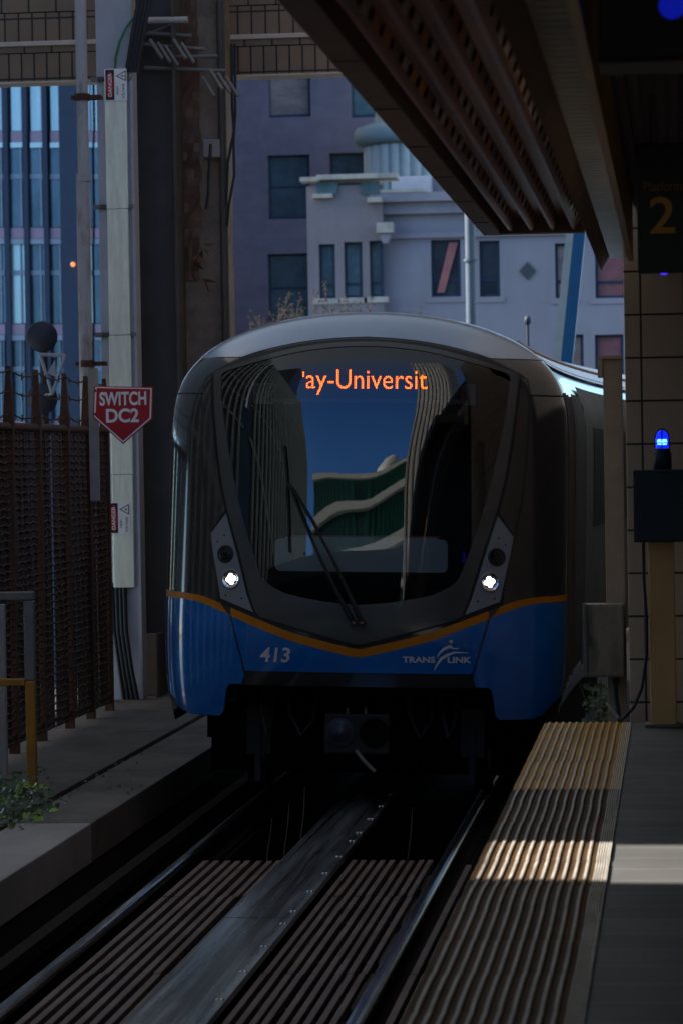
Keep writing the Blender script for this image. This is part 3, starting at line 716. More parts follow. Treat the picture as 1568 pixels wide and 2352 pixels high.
for i in range(nrib):
    b = xs0+i*pw; y = 8.3
    cxh, czh = b+.74*pw, ZC+.058; nrm = Vector((.055, 0, -.16*pw/.16)).normalized()
    a = Vector((.16*pw, 0, .055)).normalized(); n_ = Vector((a.z, 0, -a.x))
    while y < YE-.3:
        c = Vector((cxh, y, czh))+n_*.002
        vs = [c+a*(.02*math.cos(q))+Vector((0, .058*math.sin(q), 0)) for q in [2*math.pi*k/12 for k in range(12)]]
        mb.add(vs, [tuple(range(12))], hole_m)
        if random.random() < (.6 if y < 13 else .3):
            y0_, y1_ = y+.07, y+.26; w0, w1 = random.uniform(.018, .03), random.uniform(.018, .03); q = n_*.0018
            b_ = Vector((cxh, 0, czh))+q
            mb.add([b_+a*-w0+Vector((0, y0_, 0)), b_+a*w1+Vector((0, y0_+random.uniform(0, .04), 0)), b_+a*w0+Vector((0, y1_, 0)), b_+a*-w1+Vector((0, y1_-random.uniform(0, .04), 0))], [(0, 1, 2, 3)], random.choice((scrape_a, scrape_a, scrape_b)))
        y += .33
t.part('corrugated_deck', deck_mb) 
# end beam, gutter with glazed soffit
tp = AY(1382, 628, YE+.25); 
q0 = AY(1378, 624, YE+.2); q1 = AY(1392, 600, YE+.2)
xs = cxr
gx0, gz0 = AY(1380, 622, YE+.2).x, AY(1380, 622, YE+.2).z
gx1, gz1 = AY(1392, 598, YE+.2).x, AY(1392, 598, YE+.2).z
gx2 = AY(1442, 600, YE+.2).x
t = Thing('gutter', ((gx0+gx1)/2, YE, gz0), 'long brown sloped gutter box with a glazed soffit beside the canopy', 'gutter')
mb = MB()
y = YA
while y < YE+.2:
    ye = min(y+1.1, YE+.2)
    mb.prism([(gx0, gz0), (gx1+.02, gz1+.03), (gx1+.02, gz1+.3), (gx0-.012, gz1+.3)], 'y', y+.004, ye-.004); y = ye
t.part('sloped_panel', mb, canopy_edge)
mb = MB(); mb.box(gx1+.021, gx2, YA, YE+.2, gz1+.012, gz1+.2); t.part('soffit', mb, soffit_m)
mb = MB(); mb.box(gx2+.001, gx2+.03, YA, YE+.21, gz1-.006, gz1+.76); t.part('trim', mb, gilt)
mb = MB(); c = AY(1381, 603, YE+.19); mb.lathe([(0, -.004), (.012, -.003), (.014, 0)], (c.x-.005, YE+.2, c.z+.02), 12, hole_m, 'y'); t.part('end_bolt', mb)
# closed wall along the back of the platform
mb = MB(); mb.box(6.01, 6.4, YA, YW+1.6, -.42, 6.5)
single('tiled_wall', mb, tile_m, (6.2, 0, .8), 'beige tiled wall along the back of the platform', 'wall')
# ceiling bulkhead above the platform
bz = gz1+.3
t = Thing('ceiling', (1.5, 5, bz), 'dark slatted ceiling over the platform', 'ceiling')
mb = MB(); mb.box(gx2+.031, 6, YA, YW-.002, bz+.03, bz+.4); t.part('board', mb, dark_wood)
mb = MB(); x = gx2+.05
while x < 1.2: mb.box(x, x+.03, YA, YW-.01, bz, bz+.029); x += .05
t.part('slat', mb, dark_wood)
mb = MB(); mb.box(gx2-.02, 6, YA, YW+1.6, bz+.42, bz+1.5)
single('upper_building', mb, M('dark_upper_wall', (.05, .04, .035), .7), (2, 8, bz+.4), 'dark storey of the station above the platform ceiling', 'building')
mb = MB(); mb.box(1.3, 8, YW+1.61, 42, -6, 15)
single('dark_building', mb, M('dark_side_wall', (.05, .042, .038), .7), (4, 30, -6), 'dark building beside the track beyond the tiled wall', 'building')
mb = MB(); mb.box(-8.9, cxl-.02, -14, 6.4, 4.7, 5.0)  # unseen roof added to keep sky light off the near platform
single('shade_roof', mb, M('shade_roof_slab', (.06, .05, .045), .7), (-5, -3, 4.7), 'unseen dark flat roof added over the tracks to darken the near platform', 'roof')
# hanging platform sign
Y = 12.0
x0 = X_(1470, Y); z0 = AY(1520, 626, Y).z; z1 = AY(1520, 328, Y).z
sw = .36
t = Thing('platform_sign', (x0+sw/2, Y, z0), 'black hanging sign reading Platform 2 in dim gold letters', 'sign')
mb = MB(); mb.box(x0, x0+sw, Y, Y+.06, z0, z1, black_sign); t.part('panel', mb, None, bevel=.004)
def sq(u, v): q = AY(u, v, Y); return q.x, q.z
mb = MB(); a, b = sq(1478, 437), sq(1565, 414); vs, fs = fit_text('Platform', a[0], b[0], a[1]-.004, b[1], .004); mb.add([(q[0], Y-.002, q[1]) for q in vs], fs, dim_txt)
a, b = sq(1492, 536), sq(1549, 450); vs, fs = fit_text('2', a[0], b[0], a[1], b[1], .012); mb.add([(q[0], Y-.002, q[1]) for q in vs], fs, gold_txt); t.part('lettering', mb)
mb = MB(); 
for x in (x0+.05, x0+sw-.06): mb.box(x, x+.015, Y+.02, Y+.035, z1, bz+.05)
t.part('hanger', mb, dark_steel)
c = AY(1524, 628, Y); mb = MB(); mb.lathe([(0, -.006), (.012, -.004), (.014, 0)], (c.x, Y+.03, z0-.001), 14, EM('small_blue_lamp', (.05, .03, 1), .6)); t.part('indicator', mb)
# display box nearer the camera
Y = 8.2
x0 = X_(1388, Y); z0 = AY(1480, 142, Y).z
t = Thing('display_box', (x0+.3, Y, z0), 'black overhead display box with a blue lens, hanging above the platform', 'display')
mb = MB(); mb.box(x0, x0+.7, Y, Y+.25, z0+.012, z0+.4, black_sign); t.part('case', mb, None, bevel=.004)
mb = MB(); mb.box(x0-.003, x0+.703, Y-.004, Y+.254, z0, z0+.011); t.part('frame', mb, dark_wood)
c = AY(1543, 12, Y); mb = MB(); mb.lathe([(0, -.02), (.025, -.017), (.034, -.006), (.036, 0)], (c.x, Y-.001, c.z), 24, EM('blue_dome_lens', (.006, .015, .55), .22, (.0, .01, .2)), 'y'); t.part('blue_lens', mb)

# ------------------------------------------------------------------ the train
TX, TY, TR, TYAW = -2.0873, 19.6453, R_(1.45), R_(1.2)
train = bpy.data.objects.new('train', None); COL.objects.link(train); train.location = (TX, TY, 0); train.rotation_euler = (0, TR, TYAW)
TM = Matrix.Translation((TX, TY, 0)) @ Matrix.Rotation(TYAW, 4, 'Z') @ Matrix.Rotation(TR, 4, 'Y'); TMI = TM.inverted()
tag(train, 'blue and charcoal metro train numbered 413 with lit headlights', 'train')
DN, HW, HT, ZM = .6, 1.335, 1.885, 1.4
def tq0(x, z):
    zt = 1.887-.16*x*x
    return (abs(x)/HW)**4.5+(max(0, z-ZM)/max(.3, zt))**11+(max(0, ZM-z)/1.4)**3.45
def tq(x, z): return min(1, tq0(x, z))**.58
def rho(z): return .14*(math.sqrt((z-1.15)**2+.02)+(z-1.15))/2
def nose(x, z): return rho(z)+DN*(1-math.sqrt(max(0, 1-min(.9996, tq(x, z)))))
def nnorm(x, z):
    e = .002; dx = (nose(x+e, z)-nose(x-e, z))/(2*e); dz = (nose(x, z+e)-nose(x, z-e))/(2*e)
    return Vector((dx, -1, dz)).normalized()
def sp3(x, z, off=0.):
    return Vector((x, nose(x, z), z))+nnorm(x, z)*off
def bisect_out(fx):
    lo, hi = 0., 3.
    for _ in range(46):
        mid = (lo+hi)/2; x, z = fx(mid)
        if tq0(x, z) < 1: lo = mid
        else: hi = mid
    return lo
def xout(z): return bisect_out(lambda r: (r, z))
def link_mesh(name, me, parent):
    ob = bpy.data.objects.new(name, me); COL.objects.link(ob); ob.parent = parent; return ob
def panel_mesh(polys, off, th, mat, name):
    """polygons in (x, z) laid on the nose, cut fine, with a rim back to the shell"""
    V = []; Fc = []; LN = []
    for poly in polys:
        pts = []
        n = len(poly)
        for i in range(n):
            a, b = poly[i], poly[(i+1) % n]; k = max(1, int(math.hypot(b[0]-a[0], b[1]-a[1])/.03))
            for j in range(k): pts.append((a[0]+(b[0]-a[0])*j/k, a[1]+(b[1]-a[1])*j/k))
        bm = bmesh.new(); vs = [bm.verts.new((p[0], 0, p[1])) for p in pts]; bm.faces.new(vs); bm.normal_update()
        bmesh.ops.triangulate(bm, faces=bm.faces[:], ngon_method='EAR_CLIP')
        x0, x1 = min(p[0] for p in pts), max(p[0] for p in pts); z0, z1 = min(p[1] for p in pts), max(p[1] for p in pts)
        cuts = []
        x = -1.34
        while x < 1.34:
            if x0+.002 < x < x1-.002: cuts.append(((x, 0, 0), (1, 0, 0)))
            x += .045 if abs(x) < .95 else .02
        z = .5
        while z < 3.3:
            if z0+.002 < z < z1-.002: cuts.append(((0, 0, z), (0, 0, 1)))
            z += .05 if z < 2.8 else .025
        for co, no in cuts:
            bmesh.ops.bisect_plane(bm, geom=bm.verts[:]+bm.edges[:]+bm.faces[:], dist=1e-6, plane_co=co, plane_no=no)
        bmesh.ops.remove_doubles(bm, verts=bm.verts[:], dist=1e-5)
        bm.normal_update(); bm.verts.ensure_lookup_table()
        o = len(V); nn = []
        for v in bm.verts:
            n_ = nnorm(v.co.x, v.co.z); nn.append(n_); V.append(Vector((v.co.x, nose(v.co.x, v.co.z), v.co.z))+n_*off)
        for f in bm.faces:
            ids = [v.index for v in f.verts]
            if f.normal.y > 0: ids = ids[::-1]
            Fc.append([o+i for i in ids]); LN += [nn[i] for i in ids]
        if th:
            for e_ in bm.edges:
                if len(e_.link_faces) == 1:
                    f = e_.link_faces[0]; ids = [v.index for v in f.verts]
                    if f.normal.y > 0: ids = ids[::-1]
                    a, b = e_.verts[0].index, e_.verts[1].index
                    k = ids.index(a)
                    if ids[(k+1) % len(ids)] != b: a, b = b, a
                    pa, pb = V[o+a], V[o+b]; ia = len(V); V += [pa.copy(), pb.copy(), pb-nn[b]*th, pa-nn[a]*th]
                    Fc.append([ia+1, ia, ia+3, ia+2]); d = (pb-pa).cross(nn[a]); d = d.normalized() if d.length > 1e-9 else nn[a]
                    LN += [d]*4
        bm.free()
    me = bpy.data.meshes.new(name); me.from_pydata([tuple(p) for p in V], [], Fc); me.materials.append(mat)
    me.polygons.foreach_set('use_smooth', [True]*len(me.polygons))
    me.normals_split_custom_set([tuple(n_) for n_ in LN])
    return me
def panel(name, polys, off, th, mat, parent=None): return link_mesh(name, panel_mesh(polys, off, th, mat, name), parent or train)
def mir(poly): return [(-p[0], p[1]) for p in poly][::-1]
def smooth_curve(pts, k=4):
    out = []
    for i in range(len(pts)-1):
        p0, p1, p2, p3 = pts[max(i-1, 0)], pts[i], pts[i+1], pts[min(i+2, len(pts)-1)]
        for j in range(k):
            t_ = j/k
            out.append(tuple(.5*((2*p1[c])+(-p0[c]+p2[c])*t_+(2*p0[c]-5*p1[c]+4*p2[c]-p3[c])*t_*t_+(-p0[c]+3*p1[c]-3*p2[c]+p3[c])*t_**3) for c in (0, 1)))
    out.append(pts[-1]); return out

GL = smooth_curve([(0, 1.345), (.225, 1.366), (.42, 1.40), (.52, 1.432), (.632, 1.505), (.69, 1.638), (.768, 1.868), (.84, 2.14), (.903, 2.44), (.94, 2.66), (.957, 2.815)]) + smooth_curve([(.952, 2.845), (.92, 2.868), (.84, 2.893), (.70, 2.932), (.43, 2.998), (.18, 3.030), (0, 3.037)])
FR = [(0, 1.088), (.12, 1.113), (.64, 1.258)]+smooth_curve([(.668, 1.28), (.715, 1.40), (.79, 1.67), (.875, 1.94), (.935, 2.205), (.985, 2.58), (1.005, 2.83)])+smooth_curve([(.997, 2.865), (.89, 2.905), (.72, 2.958), (.45, 3.026), (.2, 3.060), (0, 3.068)])
MK = smooth_curve([(.924, 1.358), (1.0, 1.79), (1.048, 2.02), (1.077, 2.37), (1.088, 2.67), (1.083, 2.79)])+smooth_curve([(1.068, 2.832), (1.02, 2.866), (.93, 2.908), (.74, 2.982), (.5, 3.042), (.25, 3.078), (0, 3.092)])
def clip_in(poly, d):   # shrink a polygon a little about its centre
    cx_ = sum(p[0] for p in poly)/len(poly); cz_ = sum(p[1] for p in poly)/len(poly)
    o = []
    for p in poly:
        L_ = math.hypot(p[0]-cx_, p[1]-cz_); k = (L_-d)/L_; o.append((cx_+(p[0]-cx_)*k, cz_+(p[1]-cz_)*k))
    return o
# shell: loft from the glass opening to the outline
def polar_loop(loop_half, ang, c=(0, 2.1)):
    best = None
    full = loop_half+[(-p[0], p[1]) for p in loop_half[::-1]]
    dx, dz = math.cos(ang), math.sin(ang)
    for i in range(len(full)):
        a, b = full[i], full[(i+1) % len(full)]
        ex, ez = b[0]-a[0], b[1]-a[1]; det = dx*(-ez)+ex*dz
        if abs(det) < 1e-12: continue
        ax, az = a[0]-c[0], a[1]-c[1]
        t_ = (ax*(-ez)+ex*az)/det; s_ = (dx*az-dz*ax)/det
        if t_ > 0 and -1e-6 <= s_ <= 1+1e-6: best = max(best or 0, t_)
    return best
def out_t(ang, c=(0, 2.1), zlim=.81):
    dx, dz = math.cos(ang), math.sin(ang); lo, hi = 0, 3
    for _ in range(50):
        mid = (lo+hi)/2; x, z = c[0]+dx*mid, c[1]+dz*mid
        t_ = tq0(x, z)
        if t_ < 1 and z > zlim: lo = mid
        else: hi = mid
    return lo
NA, NR = 200, 26
V = []; Fc = []; NRM = []
out_ring = []
for i in range(NA):
    an = 2*math.pi*i/NA; ti = polar_loop(GL, an)-.004; to = out_t(an)
    for j in range(NR+1):
        s_ = j/NR; r_ = ti+(to-ti)*(1-(1-s_)**2.2); x, z = r_*math.cos(an), 2.1+r_*math.sin(an)
        V.append(Vector((x, nose(x, z), z))); NRM.append(nnorm(x, z))
    out_ring.append((r_*math.cos(an), 2.1+r_*math.sin(an)))
for i in range(NA):
    for j in range(NR):
        a = i*(NR+1)+j; b = ((i+1) % NA)*(NR+1)+j; Fc.append((a, a+1, b+1, b))
me = bpy.data.meshes.new('cab_shell'); me.from_pydata([tuple(p) for p in V], [], Fc); me.materials.append(charcoal)
me.polygons.foreach_set('use_smooth', [True]*len(Fc)); me.normals_split_custom_set_from_vertices([tuple(n_) for n_ in NRM])
link_mesh('cab_shell', me, train)
def outline_pts(zlim, n=140, inset=0.):
    """section of the car body, from low right over the roof to low left"""
    o = []
    for i in range(n+1):
        z = None
        s_ = i/n
    zs_ = [zlim+(ZM-zlim)*k/12 for k in range(12)]
    right = [(xout(z), z) for z in zs_]
    for k in range(60):
        a = math.pi/2*k/60; r_ = bisect_out(lambda r: (r*math.cos(a), ZM+r*math.sin(a))); right.append((r_*math.cos(a), ZM+r_*math.sin(a)))
    right.append((0, ZM+HT))
    right = [(max(0, x-inset), z-(inset if z > 2.6 else 0)) for x, z in right]
    return right+[(-x, z) for x, z in right[::-1][1:]]
def extrude_outline(name, y0, y1, zlim, mat, inset=0., zmin=None, zmax=None, ny=1, smooth=True, side=0):
    pts = [p for p in outline_pts(zlim, inset=inset) if (zmin is None or p[1] >= zmin-1e-6) and (zmax is None or p[1] <= zmax+1e-6)]
    mb = MB()
    segs = [pts] if zmax is None else [[p for p in pts if p[0] > 0], [p for p in pts if p[0] < 0]]
    if side: segs = [q for q in segs if q and q[0][0]*side > 0]
    for sg in segs:
        n = len(sg); vs = []
        for j in range(ny+1):
            y = y0+(y1-y0)*j/ny; vs += [(p[0], y, p[1]) for p in sg]
        mb.add(vs, [(j*n+i, j*n+i+1, (j+1)*n+i+1, (j+1)*n+i) for j in range(ny) for i in range(n-1)], None, smooth)
    return mb.build(name, mat, train)
ZR = 2.965
yb0 = DN*.98
rho_top = rho(2.6)
# body behind the nose: starts where the outline meets the nose (that line leans with the rake)
mb = MB(); pts = outline_pts(.53); n = len(pts)
vs = [(p[0], nose(p[0], p[1])-.002, p[1]) for p in pts]+[(p[0], 1.6, p[1]) for p in pts]
mb.add([vs[i] for i in range(2*n)], [(i, i+1, n+i+1, n+i) for i in range(n-1)], None, True)
flank = mb.build('cab_flank', charcoal, train)
# silver roof part laid on the flank
mb = MB(); rp = [p for p in outline_pts(.53) if p[1] >= ZR-.001]
rp = [(xout(ZR), ZR)]+rp+[(-xout(ZR), ZR)]; n = len(rp)
vs = [(p[0]*1.003, nose(p[0], p[1])-.004, p[1]+.004) for p in rp]+[(p[0]*1.003, yy, p[1]+.004) for yy in [1.2+.9*k for k in range(16)] for p in rp]
mb.add(vs, [(j*n+i, j*n+i+1, (j+1)*n+i+1, (j+1)*n+i) for j in range(16) for i in range(n-1)], None, True); mb.build('roof', roof_back, train)
def edge_out(za, zb, k=14):
    return [(xout(za+(zb-za)*i/k)*.9995, za+(zb-za)*i/k) for i in range(k+1)]
def edge_out_roof():
    o = []
    for i in range(41):
        x = xout(ZR)*.9995*(1-i/40); z = ZM+bisect_out(lambda r: (x, ZM+r))*.9996; o.append((x, max(ZR, z)))
    return o
top_mk = [p for p in MK if p[1] >= 2.9]
xz = None
inner = [(x, z+.012) for x, z in MK if z > ZR-.005]
# x where mask line crosses ZR
for a, b in zip(MK[:-1], MK[1:]):
    if a[1]+.012 < ZR <= b[1]+.012 and a[0] > .4: xz = a[0]+(b[0]-a[0])*(ZR-.012-a[1])/(b[1]-a[1])
half = [(xz, ZR)]+edge_out_roof()+[(0, MK[-1][1]+.012)]+[p for p in inner[::-1][1:]]
panel('roof_cap', [half, mir(half)], .004, .004, silver)
# black gap field under the mask panels
gap = [(0, 1.078)]+[(.12, 1.10), (.66, 1.255), (.935, 1.352)]+MK[1:]
gap = gap+[(0, MK[-1][1])]
hole_half = GL
gp = [(0, 1.078), (.12, 1.10), (.66, 1.252), (.935, 1.348)]+MK[1:]+GL[::-1]
panel('seal_gap', [gp, mir(gp)], .003, .002, black_paint)
# windshield surround
sr = FR[:1]+FR[1:]+GL[::-1]
panel('windshield_surround', [sr, mir(sr)], .009, .008, mask_grey)
# pillars beside the surround
pin = [p for p in FR if 1.93 < p[1] < 2.86 and p[0] > .8]; pin = [(p[0]+.02, p[1]) for p in pin if p[1] < 2.86]
pil = [(.895, 1.95)]+pin[1:]+[(1.055, 2.83)]+[(p[0]-.012, p[1]) for p in MK if 1.80 < p[1] < 2.80][::-1]+[(.99, 1.807)]
panel('side_pillar', [pil], .008, .006, charcoal); panel('side_pillar', [mir(pil)], .008, .006, charcoal)
# top strip of the surround edge
# headlight panels
hp = [(.889, 1.928), (.990, 1.792)]+[(.975, 1.70), (.945, 1.55), (.910, 1.372)]+[(.690, 1.288), (.735, 1.40), (.808, 1.66)]
for s in (1, -1):
    poly = hp if s == 1 else mir(hp)
    po = panel('headlight_panel', [poly], .012, .010, lamp_grey)
    for (x, z, r, lit) in ((.842, 1.50, .066, True), (.885, 1.662, .057, False)):
        n_ = nnorm(s*x, z); c = sp3(s*x, z, .012); a = Vector((0, 0, 1)); a = (a-n_*a.dot(n_)).normalized(); b = n_.cross(a)
        mb = MB()
        def disc_prof(prof, mat, k=28):
            vs = []; fs = []
            for (rr_, h) in prof:
                for q in range(k): an = 2*math.pi*q/k; vs.append(c+(a*math.cos(an)+b*math.sin(an))*rr_+n_*h)
            for i in range(len(prof)-1):
                for q in range(k): fs.append((i*k+q, i*k+(q+1) % k, (i+1)*k+(q+1) % k, (i+1)*k+q))
            mb.add(vs, fs, mat, True)
        if lit:
            disc_prof([(r*1.02, 0), (r*1.0, .006), (r*.9, .007)], lamp_grey)
            disc_prof([(r*.9, .006), (r*.7, .001), (r*.62, -.004)], chrome)
            disc_prof([(r*.62, -.003), (r*.001, -.003)], chrome)
            for q in range(4):
                an = q*math.pi/2+.2; cc = c+(a*math.cos(an)+b*math.sin(an))*r*.3+n_*.001
                vs = [cc+(a*math.cos(e_)+b*math.sin(e_))*r*.25 for e_ in [2*math.pi*w_/14 for w_ in range(14)]]
                mb.add(vs, [tuple(range(14))], lamp_on)
            vs = [c+(a*math.cos(e_)+b*math.sin(e_))*r*.12+n_*.0015 for e_ in [2*math.pi*w_/14 for w_ in range(14)]]; mb.add(vs, [tuple(range(14))], lamp_on)
        else:
            disc_prof([(r*1.05, 0), (r*1.02, .006), (r*.82, .008), (r*.75, .002)], black_paint)
            disc_prof([(r*.75, .002), (r*.5, -.004), (r*.2, -.002), (.0001, -.002)], chrome)
            disc_prof([(r*.28, -.001), (r*.24, .003), (.0001, .004)], black_paint)
            disc_prof([(r*.78, .006), (r*.4, .011), (.0001, .013)], GLASS('lamp_cover_%d' % s, (.3, .3, .3), 1.5))
        mb.build('headlight', None, po)
    for (x, z) in ((.94, 1.757), (.962, 1.70), (.80, 1.378), (.90, 1.40)):
        pass
    for (x, z) in ((.895, 1.785), (.94, 1.742), (.768, 1.375), (.875, 1.392)):
        mb = MB()
        n_ = nnorm(s*x, z); c = sp3(s*x, z, .0128); a = Vector((0, 0, 1)); a = (a-n_*a.dot(n_)).normalized(); b = n_.cross(a)
        mb.add([c+(a*math.cos(e_)+b*math.sin(e_))*.007 for e_ in [2*math.pi*w_/10 for w_ in range(10)]], [tuple(range(10))], black_paint)
        mb.build('screw', None, po)
# stripe and blue panels
STT = [(0, 1.063), (.05, 1.067), (.345, 1.138), (.504, 1.185), (.80, 1.297), (.862, 1.322), (1.045, 1.384), (1.2, 1.403)]
STB = [(0, 1.009), (.06, 1.014), (.345, 1.082), (.504, 1.130), (.80, 1.243), (.862, 1.270), (1.045, 1.338), (1.2, 1.361)]
STT = smooth_curve(STT, 3)+[(xout(1.405)*.9995, 1.405)]; STB = smooth_curve(STB, 3)+[(xout(1.363)*.9995, 1.363)]
SX = lambda z: .735+(z-.86)*(.862-.735)/(1.33-.86)
cen = lambda P, d: [p for p in P if p[0] < .855-d]
ous = lambda P, d: [p for p in P if p[0] > .865+d]
s1 = cen(STT, 0)[::-1]+cen(STB, .012); s1 = s1[::-1]
s2 = ous(STT, 0)[::-1]+ous(STB, -.012)
panel('stripe', [s1, mir(s1), s2, mir(s2)], .008, .006, orange)
vb = [(0, .905), (SX(.905)-.006, .905)]+[(p[0], p[1]) for p in cen(STB, .02)[::-1]]
vb = [(0, .905), (SX(.905)-.007, .905), (SX(1.25)-.007, 1.252)]+cen(STB, .02)[::-1]
panel('front_valance', [vb, mir(vb)], .007, .006, blue)
bl = [(SX(.875)+.007, .875), (.765, .82), (.835, .815), (.86, .80), (.872, .77), (.89, .63), (.915, .60), (1.12, .60), (1.2, .63), (1.25, .70)]+edge_out(.74, 1.36)+[p for p in ous(STB, -.012)[::-1][1:]]+[(SX(1.27)+.007, 1.272)]
panel('side_skirt', [bl], .007, .02, blue); panel('side_skirt', [mir(bl)], .007, .02, blue)
# blue lower flank along the side
for sd_ in (1, -1):
    extrude_outline('flank_blue', rho(1.4)+DN*.985, 2.5, .68, blue, inset=-.004, zmax=1.363, ny=3, side=sd_)
    extrude_outline('flank_stripe', rho(1.4)+DN*.985, 1.6, .53, orange, inset=-.006, zmin=1.363, zmax=1.405, ny=2, side=sd_)
# seam between cab mask flank and roof
for s in (1, -1):
    mb = MB(); pl = [(s*(1.095+(xout(2.725)*.9995-1.095)*k/16), 2.725) for k in range(17)]
    mb.tube([sp3(x, z, .001) for x, z in pl]+[Vector((s*xout(2.725), 1.55, 2.725))], .006, 6); mb.build('seam', black_paint, train)
# glass
gq = GL+[(-p[0], p[1]) for p in GL[::-1][1:-1]]
glass = panel('windshield', [gq], .004, 0, windscreen)
# cab interior
mb = MB()
mb.box(-1.0, 1.0, 1.45, 1.47, 1.1, 3.1); mb.box(-1.0, 1.0, .35, 1.45, 1.3, 1.31); mb.box(-1.0, -.99, .6, 1.45, 1.31, 3.0); mb.box(.99, 1.0, .6, 1.45, 1.31, 3.0); mb.box(-.85, .85, .85, 1.44, 2.99, 3.0)
mb.build('cab_lining', interior, train)
cons = []
for (cx_, cz_, a0) in ((.53, 1.59, -90), (.53, 1.735, 0), (-.53, 1.735, 90), (-.53, 1.59, 180)):
    for k in range(6):
        a = R_(a0+90*k/5); cons.append((cx_+.035*math.cos(a), cz_+.035*math.sin(a)))
mb = MB(); mb.prism(cons, 'y', .22, .3, console_m); mb.box(-.5, .5, .225, .7, 1.765, 1.78, console_m)
con = mb.build('console', None, train)
mb = MB(); mb.lathe([(0, -.003), (.012, -.002), (.013, 0)], (-.37, .22, 1.67), 12, black_paint, 'y'); mb.build('console_knob', None, con)
for s, nm in ((-1, 'sun_visor'), (1, 'sun_visor')):
    mb = MB(); mb.lathe([(0, 0), (.06, .004), (.065, .02)], (s*.6, .62, 2.72), 16, red_seat, 'y'); mb.box(s*.6-.17, s*.6+.12, .65, .67, 2.66, 2.8, galv); mb.build(nm, None, train)
# destination display
m, n, b_ = nodes_of('amber_led_dots'); L = n.links.new
tc = n.nodes.new('ShaderNodeTexCoord'); sep = n.nodes.new('ShaderNodeSeparateXYZ'); L(tc.outputs['Object'], sep.inputs[0])
prev = None
for ax in (0, 2):
    mu = n.nodes.new('ShaderNodeMath'); mu.operation = 'MULTIPLY'; mu.inputs[1].default_value = 1/.0125; L(sep.outputs[ax], mu.inputs[0])
    fr = n.nodes.new('ShaderNodeMath'); fr.operation = 'PINGPONG'; fr.inputs[1].default_value = .5; L(mu.outputs[0], fr.inputs[0])
    gt = n.nodes.new('ShaderNodeMath'); gt.operation = 'GREATER_THAN'; gt.inputs[1].default_value = .13; L(fr.outputs[0], gt.inputs[0])
    if prev is None: prev = gt
    else:
        an = n.nodes.new('ShaderNodeMath'); an.operation = 'MULTIPLY'; L(prev.outputs[0], an.inputs[0]); L(gt.outputs[0], an.inputs[1]); prev = an
ms = n.nodes.new('ShaderNodeMath'); ms.operation = 'MULTIPLY'; ms.inputs[1].default_value = 4.5; L(prev.outputs[0], ms.inputs[0])
b_.inputs['Base Color'].default_value = (.02, .008, .0, 1); b_.inputs['Emission Color'].default_value = (1, .105, .0, 1); L(ms.outputs[0], b_.inputs['Emission Strength']); LED = m
YD = .52
dsp_parent = MB(); dsp_parent.box(-.62, .62, YD+.004, YD+.14, 2.695, 2.97, interior); dsp_parent.box(-.66, .66, YD-.012, YD+.004, 2.668, 2.694, M('display_lip', (.06, .06, .06), .5))
dsp = dsp_parent.build('destination_display', None, train)
vs, fs = fit_text('ay-Universit', -.402, .405, 2.755-.034, 2.755+.135, -.006, 0, 1.0)
vs2, fs2 = vs, fs
mb = MB(); mb.add([(q[0], YD, q[1]) for q in vs], fs, LED)
mb.box(-.425, -.411, YD-.001, YD+.001, 2.84, 2.872, LED)
mb.build('led_lettering', None, dsp)
# wiper
mb = MB()
def W(u, v, off): # photo point -> nose surface point
    y = TY+.3
    for _ in range(60):
        p = TMI @ AY(u, v, y); x, z = p.x, p.z
        y = y+.5*(nose(x, z)-p.y)
    return sp3(x, z, off)
arm1 = [W(813, 1432, .03), W(790, 1390, .05), W(740, 1290, .05), W(700, 1200, .05), W(664, 1110, .045)]
arm2 = [W(832, 1432, .03), W(812, 1385, .05), W(765, 1285, .05), W(720, 1200, .05), W(668, 1115, .045)]
mb.tube(arm1, [.018, .016, .010, .009, .006], 8); mb.tube(arm2, [.018, .016, .010, .009, .006], 8)
for a in (arm1[0], arm2[0]): mb.tube([a+Vector((0, .03, 0)), a+Vector((0, -.014, 0))], .026, 14)
wp = mb.build('wiper', black_paint, train)
mb = MB(); mb.tube([W(654, 1025, .02), W(660, 1090, .024), W(664, 1180, .024), W(667, 1270, .02)], .009, 6); mb.build('wiper_blade', black_paint, wp)
mb = MB()
for a in (arm1[0], arm2[0]): mb.lathe([(0, -.02), (.011, -.018), (.013, -.0142)], tuple(a), 12, copper, 'y')
mb.build('pivot_bolt', None, wp)
# number and emblem
def decal(name, items, parent=None):
    mb = MB()
    for (vs, fs) in items:
        # refine long faces by projecting vertices only: letters are small
        mb.add([sp3(q[0], q[1], .0095) for q in vs], fs, white_dec)
    return mb.build(name, None, parent or train)
vs, fs = fit_text('413', -.639, -.44, .966, 1.063, .018, .12); decal('fleet_number', [(vs, fs)])
items = [fit_text('TRANS', .222, .432, .978, 1.018, .03), fit_text('LINK', .512, .664, .978, 1.018, .03)]
def swoosh(top, bot): return (top+bot[::-1], [tuple(range(len(top)+len(bot)))])
def strip_(cl, ws):
    a = []; b = []
    for i, (x, z) in enumerate(cl):
        x0_, z0_ = cl[max(0, i-1)]; x1_, z1_ = cl[min(len(cl)-1, i+1)]; L_ = math.hypot(x1_-x0_, z1_-z0_); nx, nz = -(z1_-z0_)/L_, (x1_-x0_)/L_
        a.append((x+nx*ws[i], z+nz*ws[i])); b.append((x-nx*ws[i], z-nz*ws[i]))
    n = len(a); return a+b, [(i, i+1, n+i+1, n+i) for i in range(n-1)]
items.append(strip_([(.425, .928), (.442, .962), (.47, 1.005), (.51, 1.03), (.56, 1.047), (.645, 1.044)], [.001, .006, .010, .009, .006, .002]))
items.append(strip_([(.445, 1.015), (.462, 1.045), (.49, 1.07), (.525, 1.085), (.535, 1.089)], [.002, .006, .009, .009, .005]))
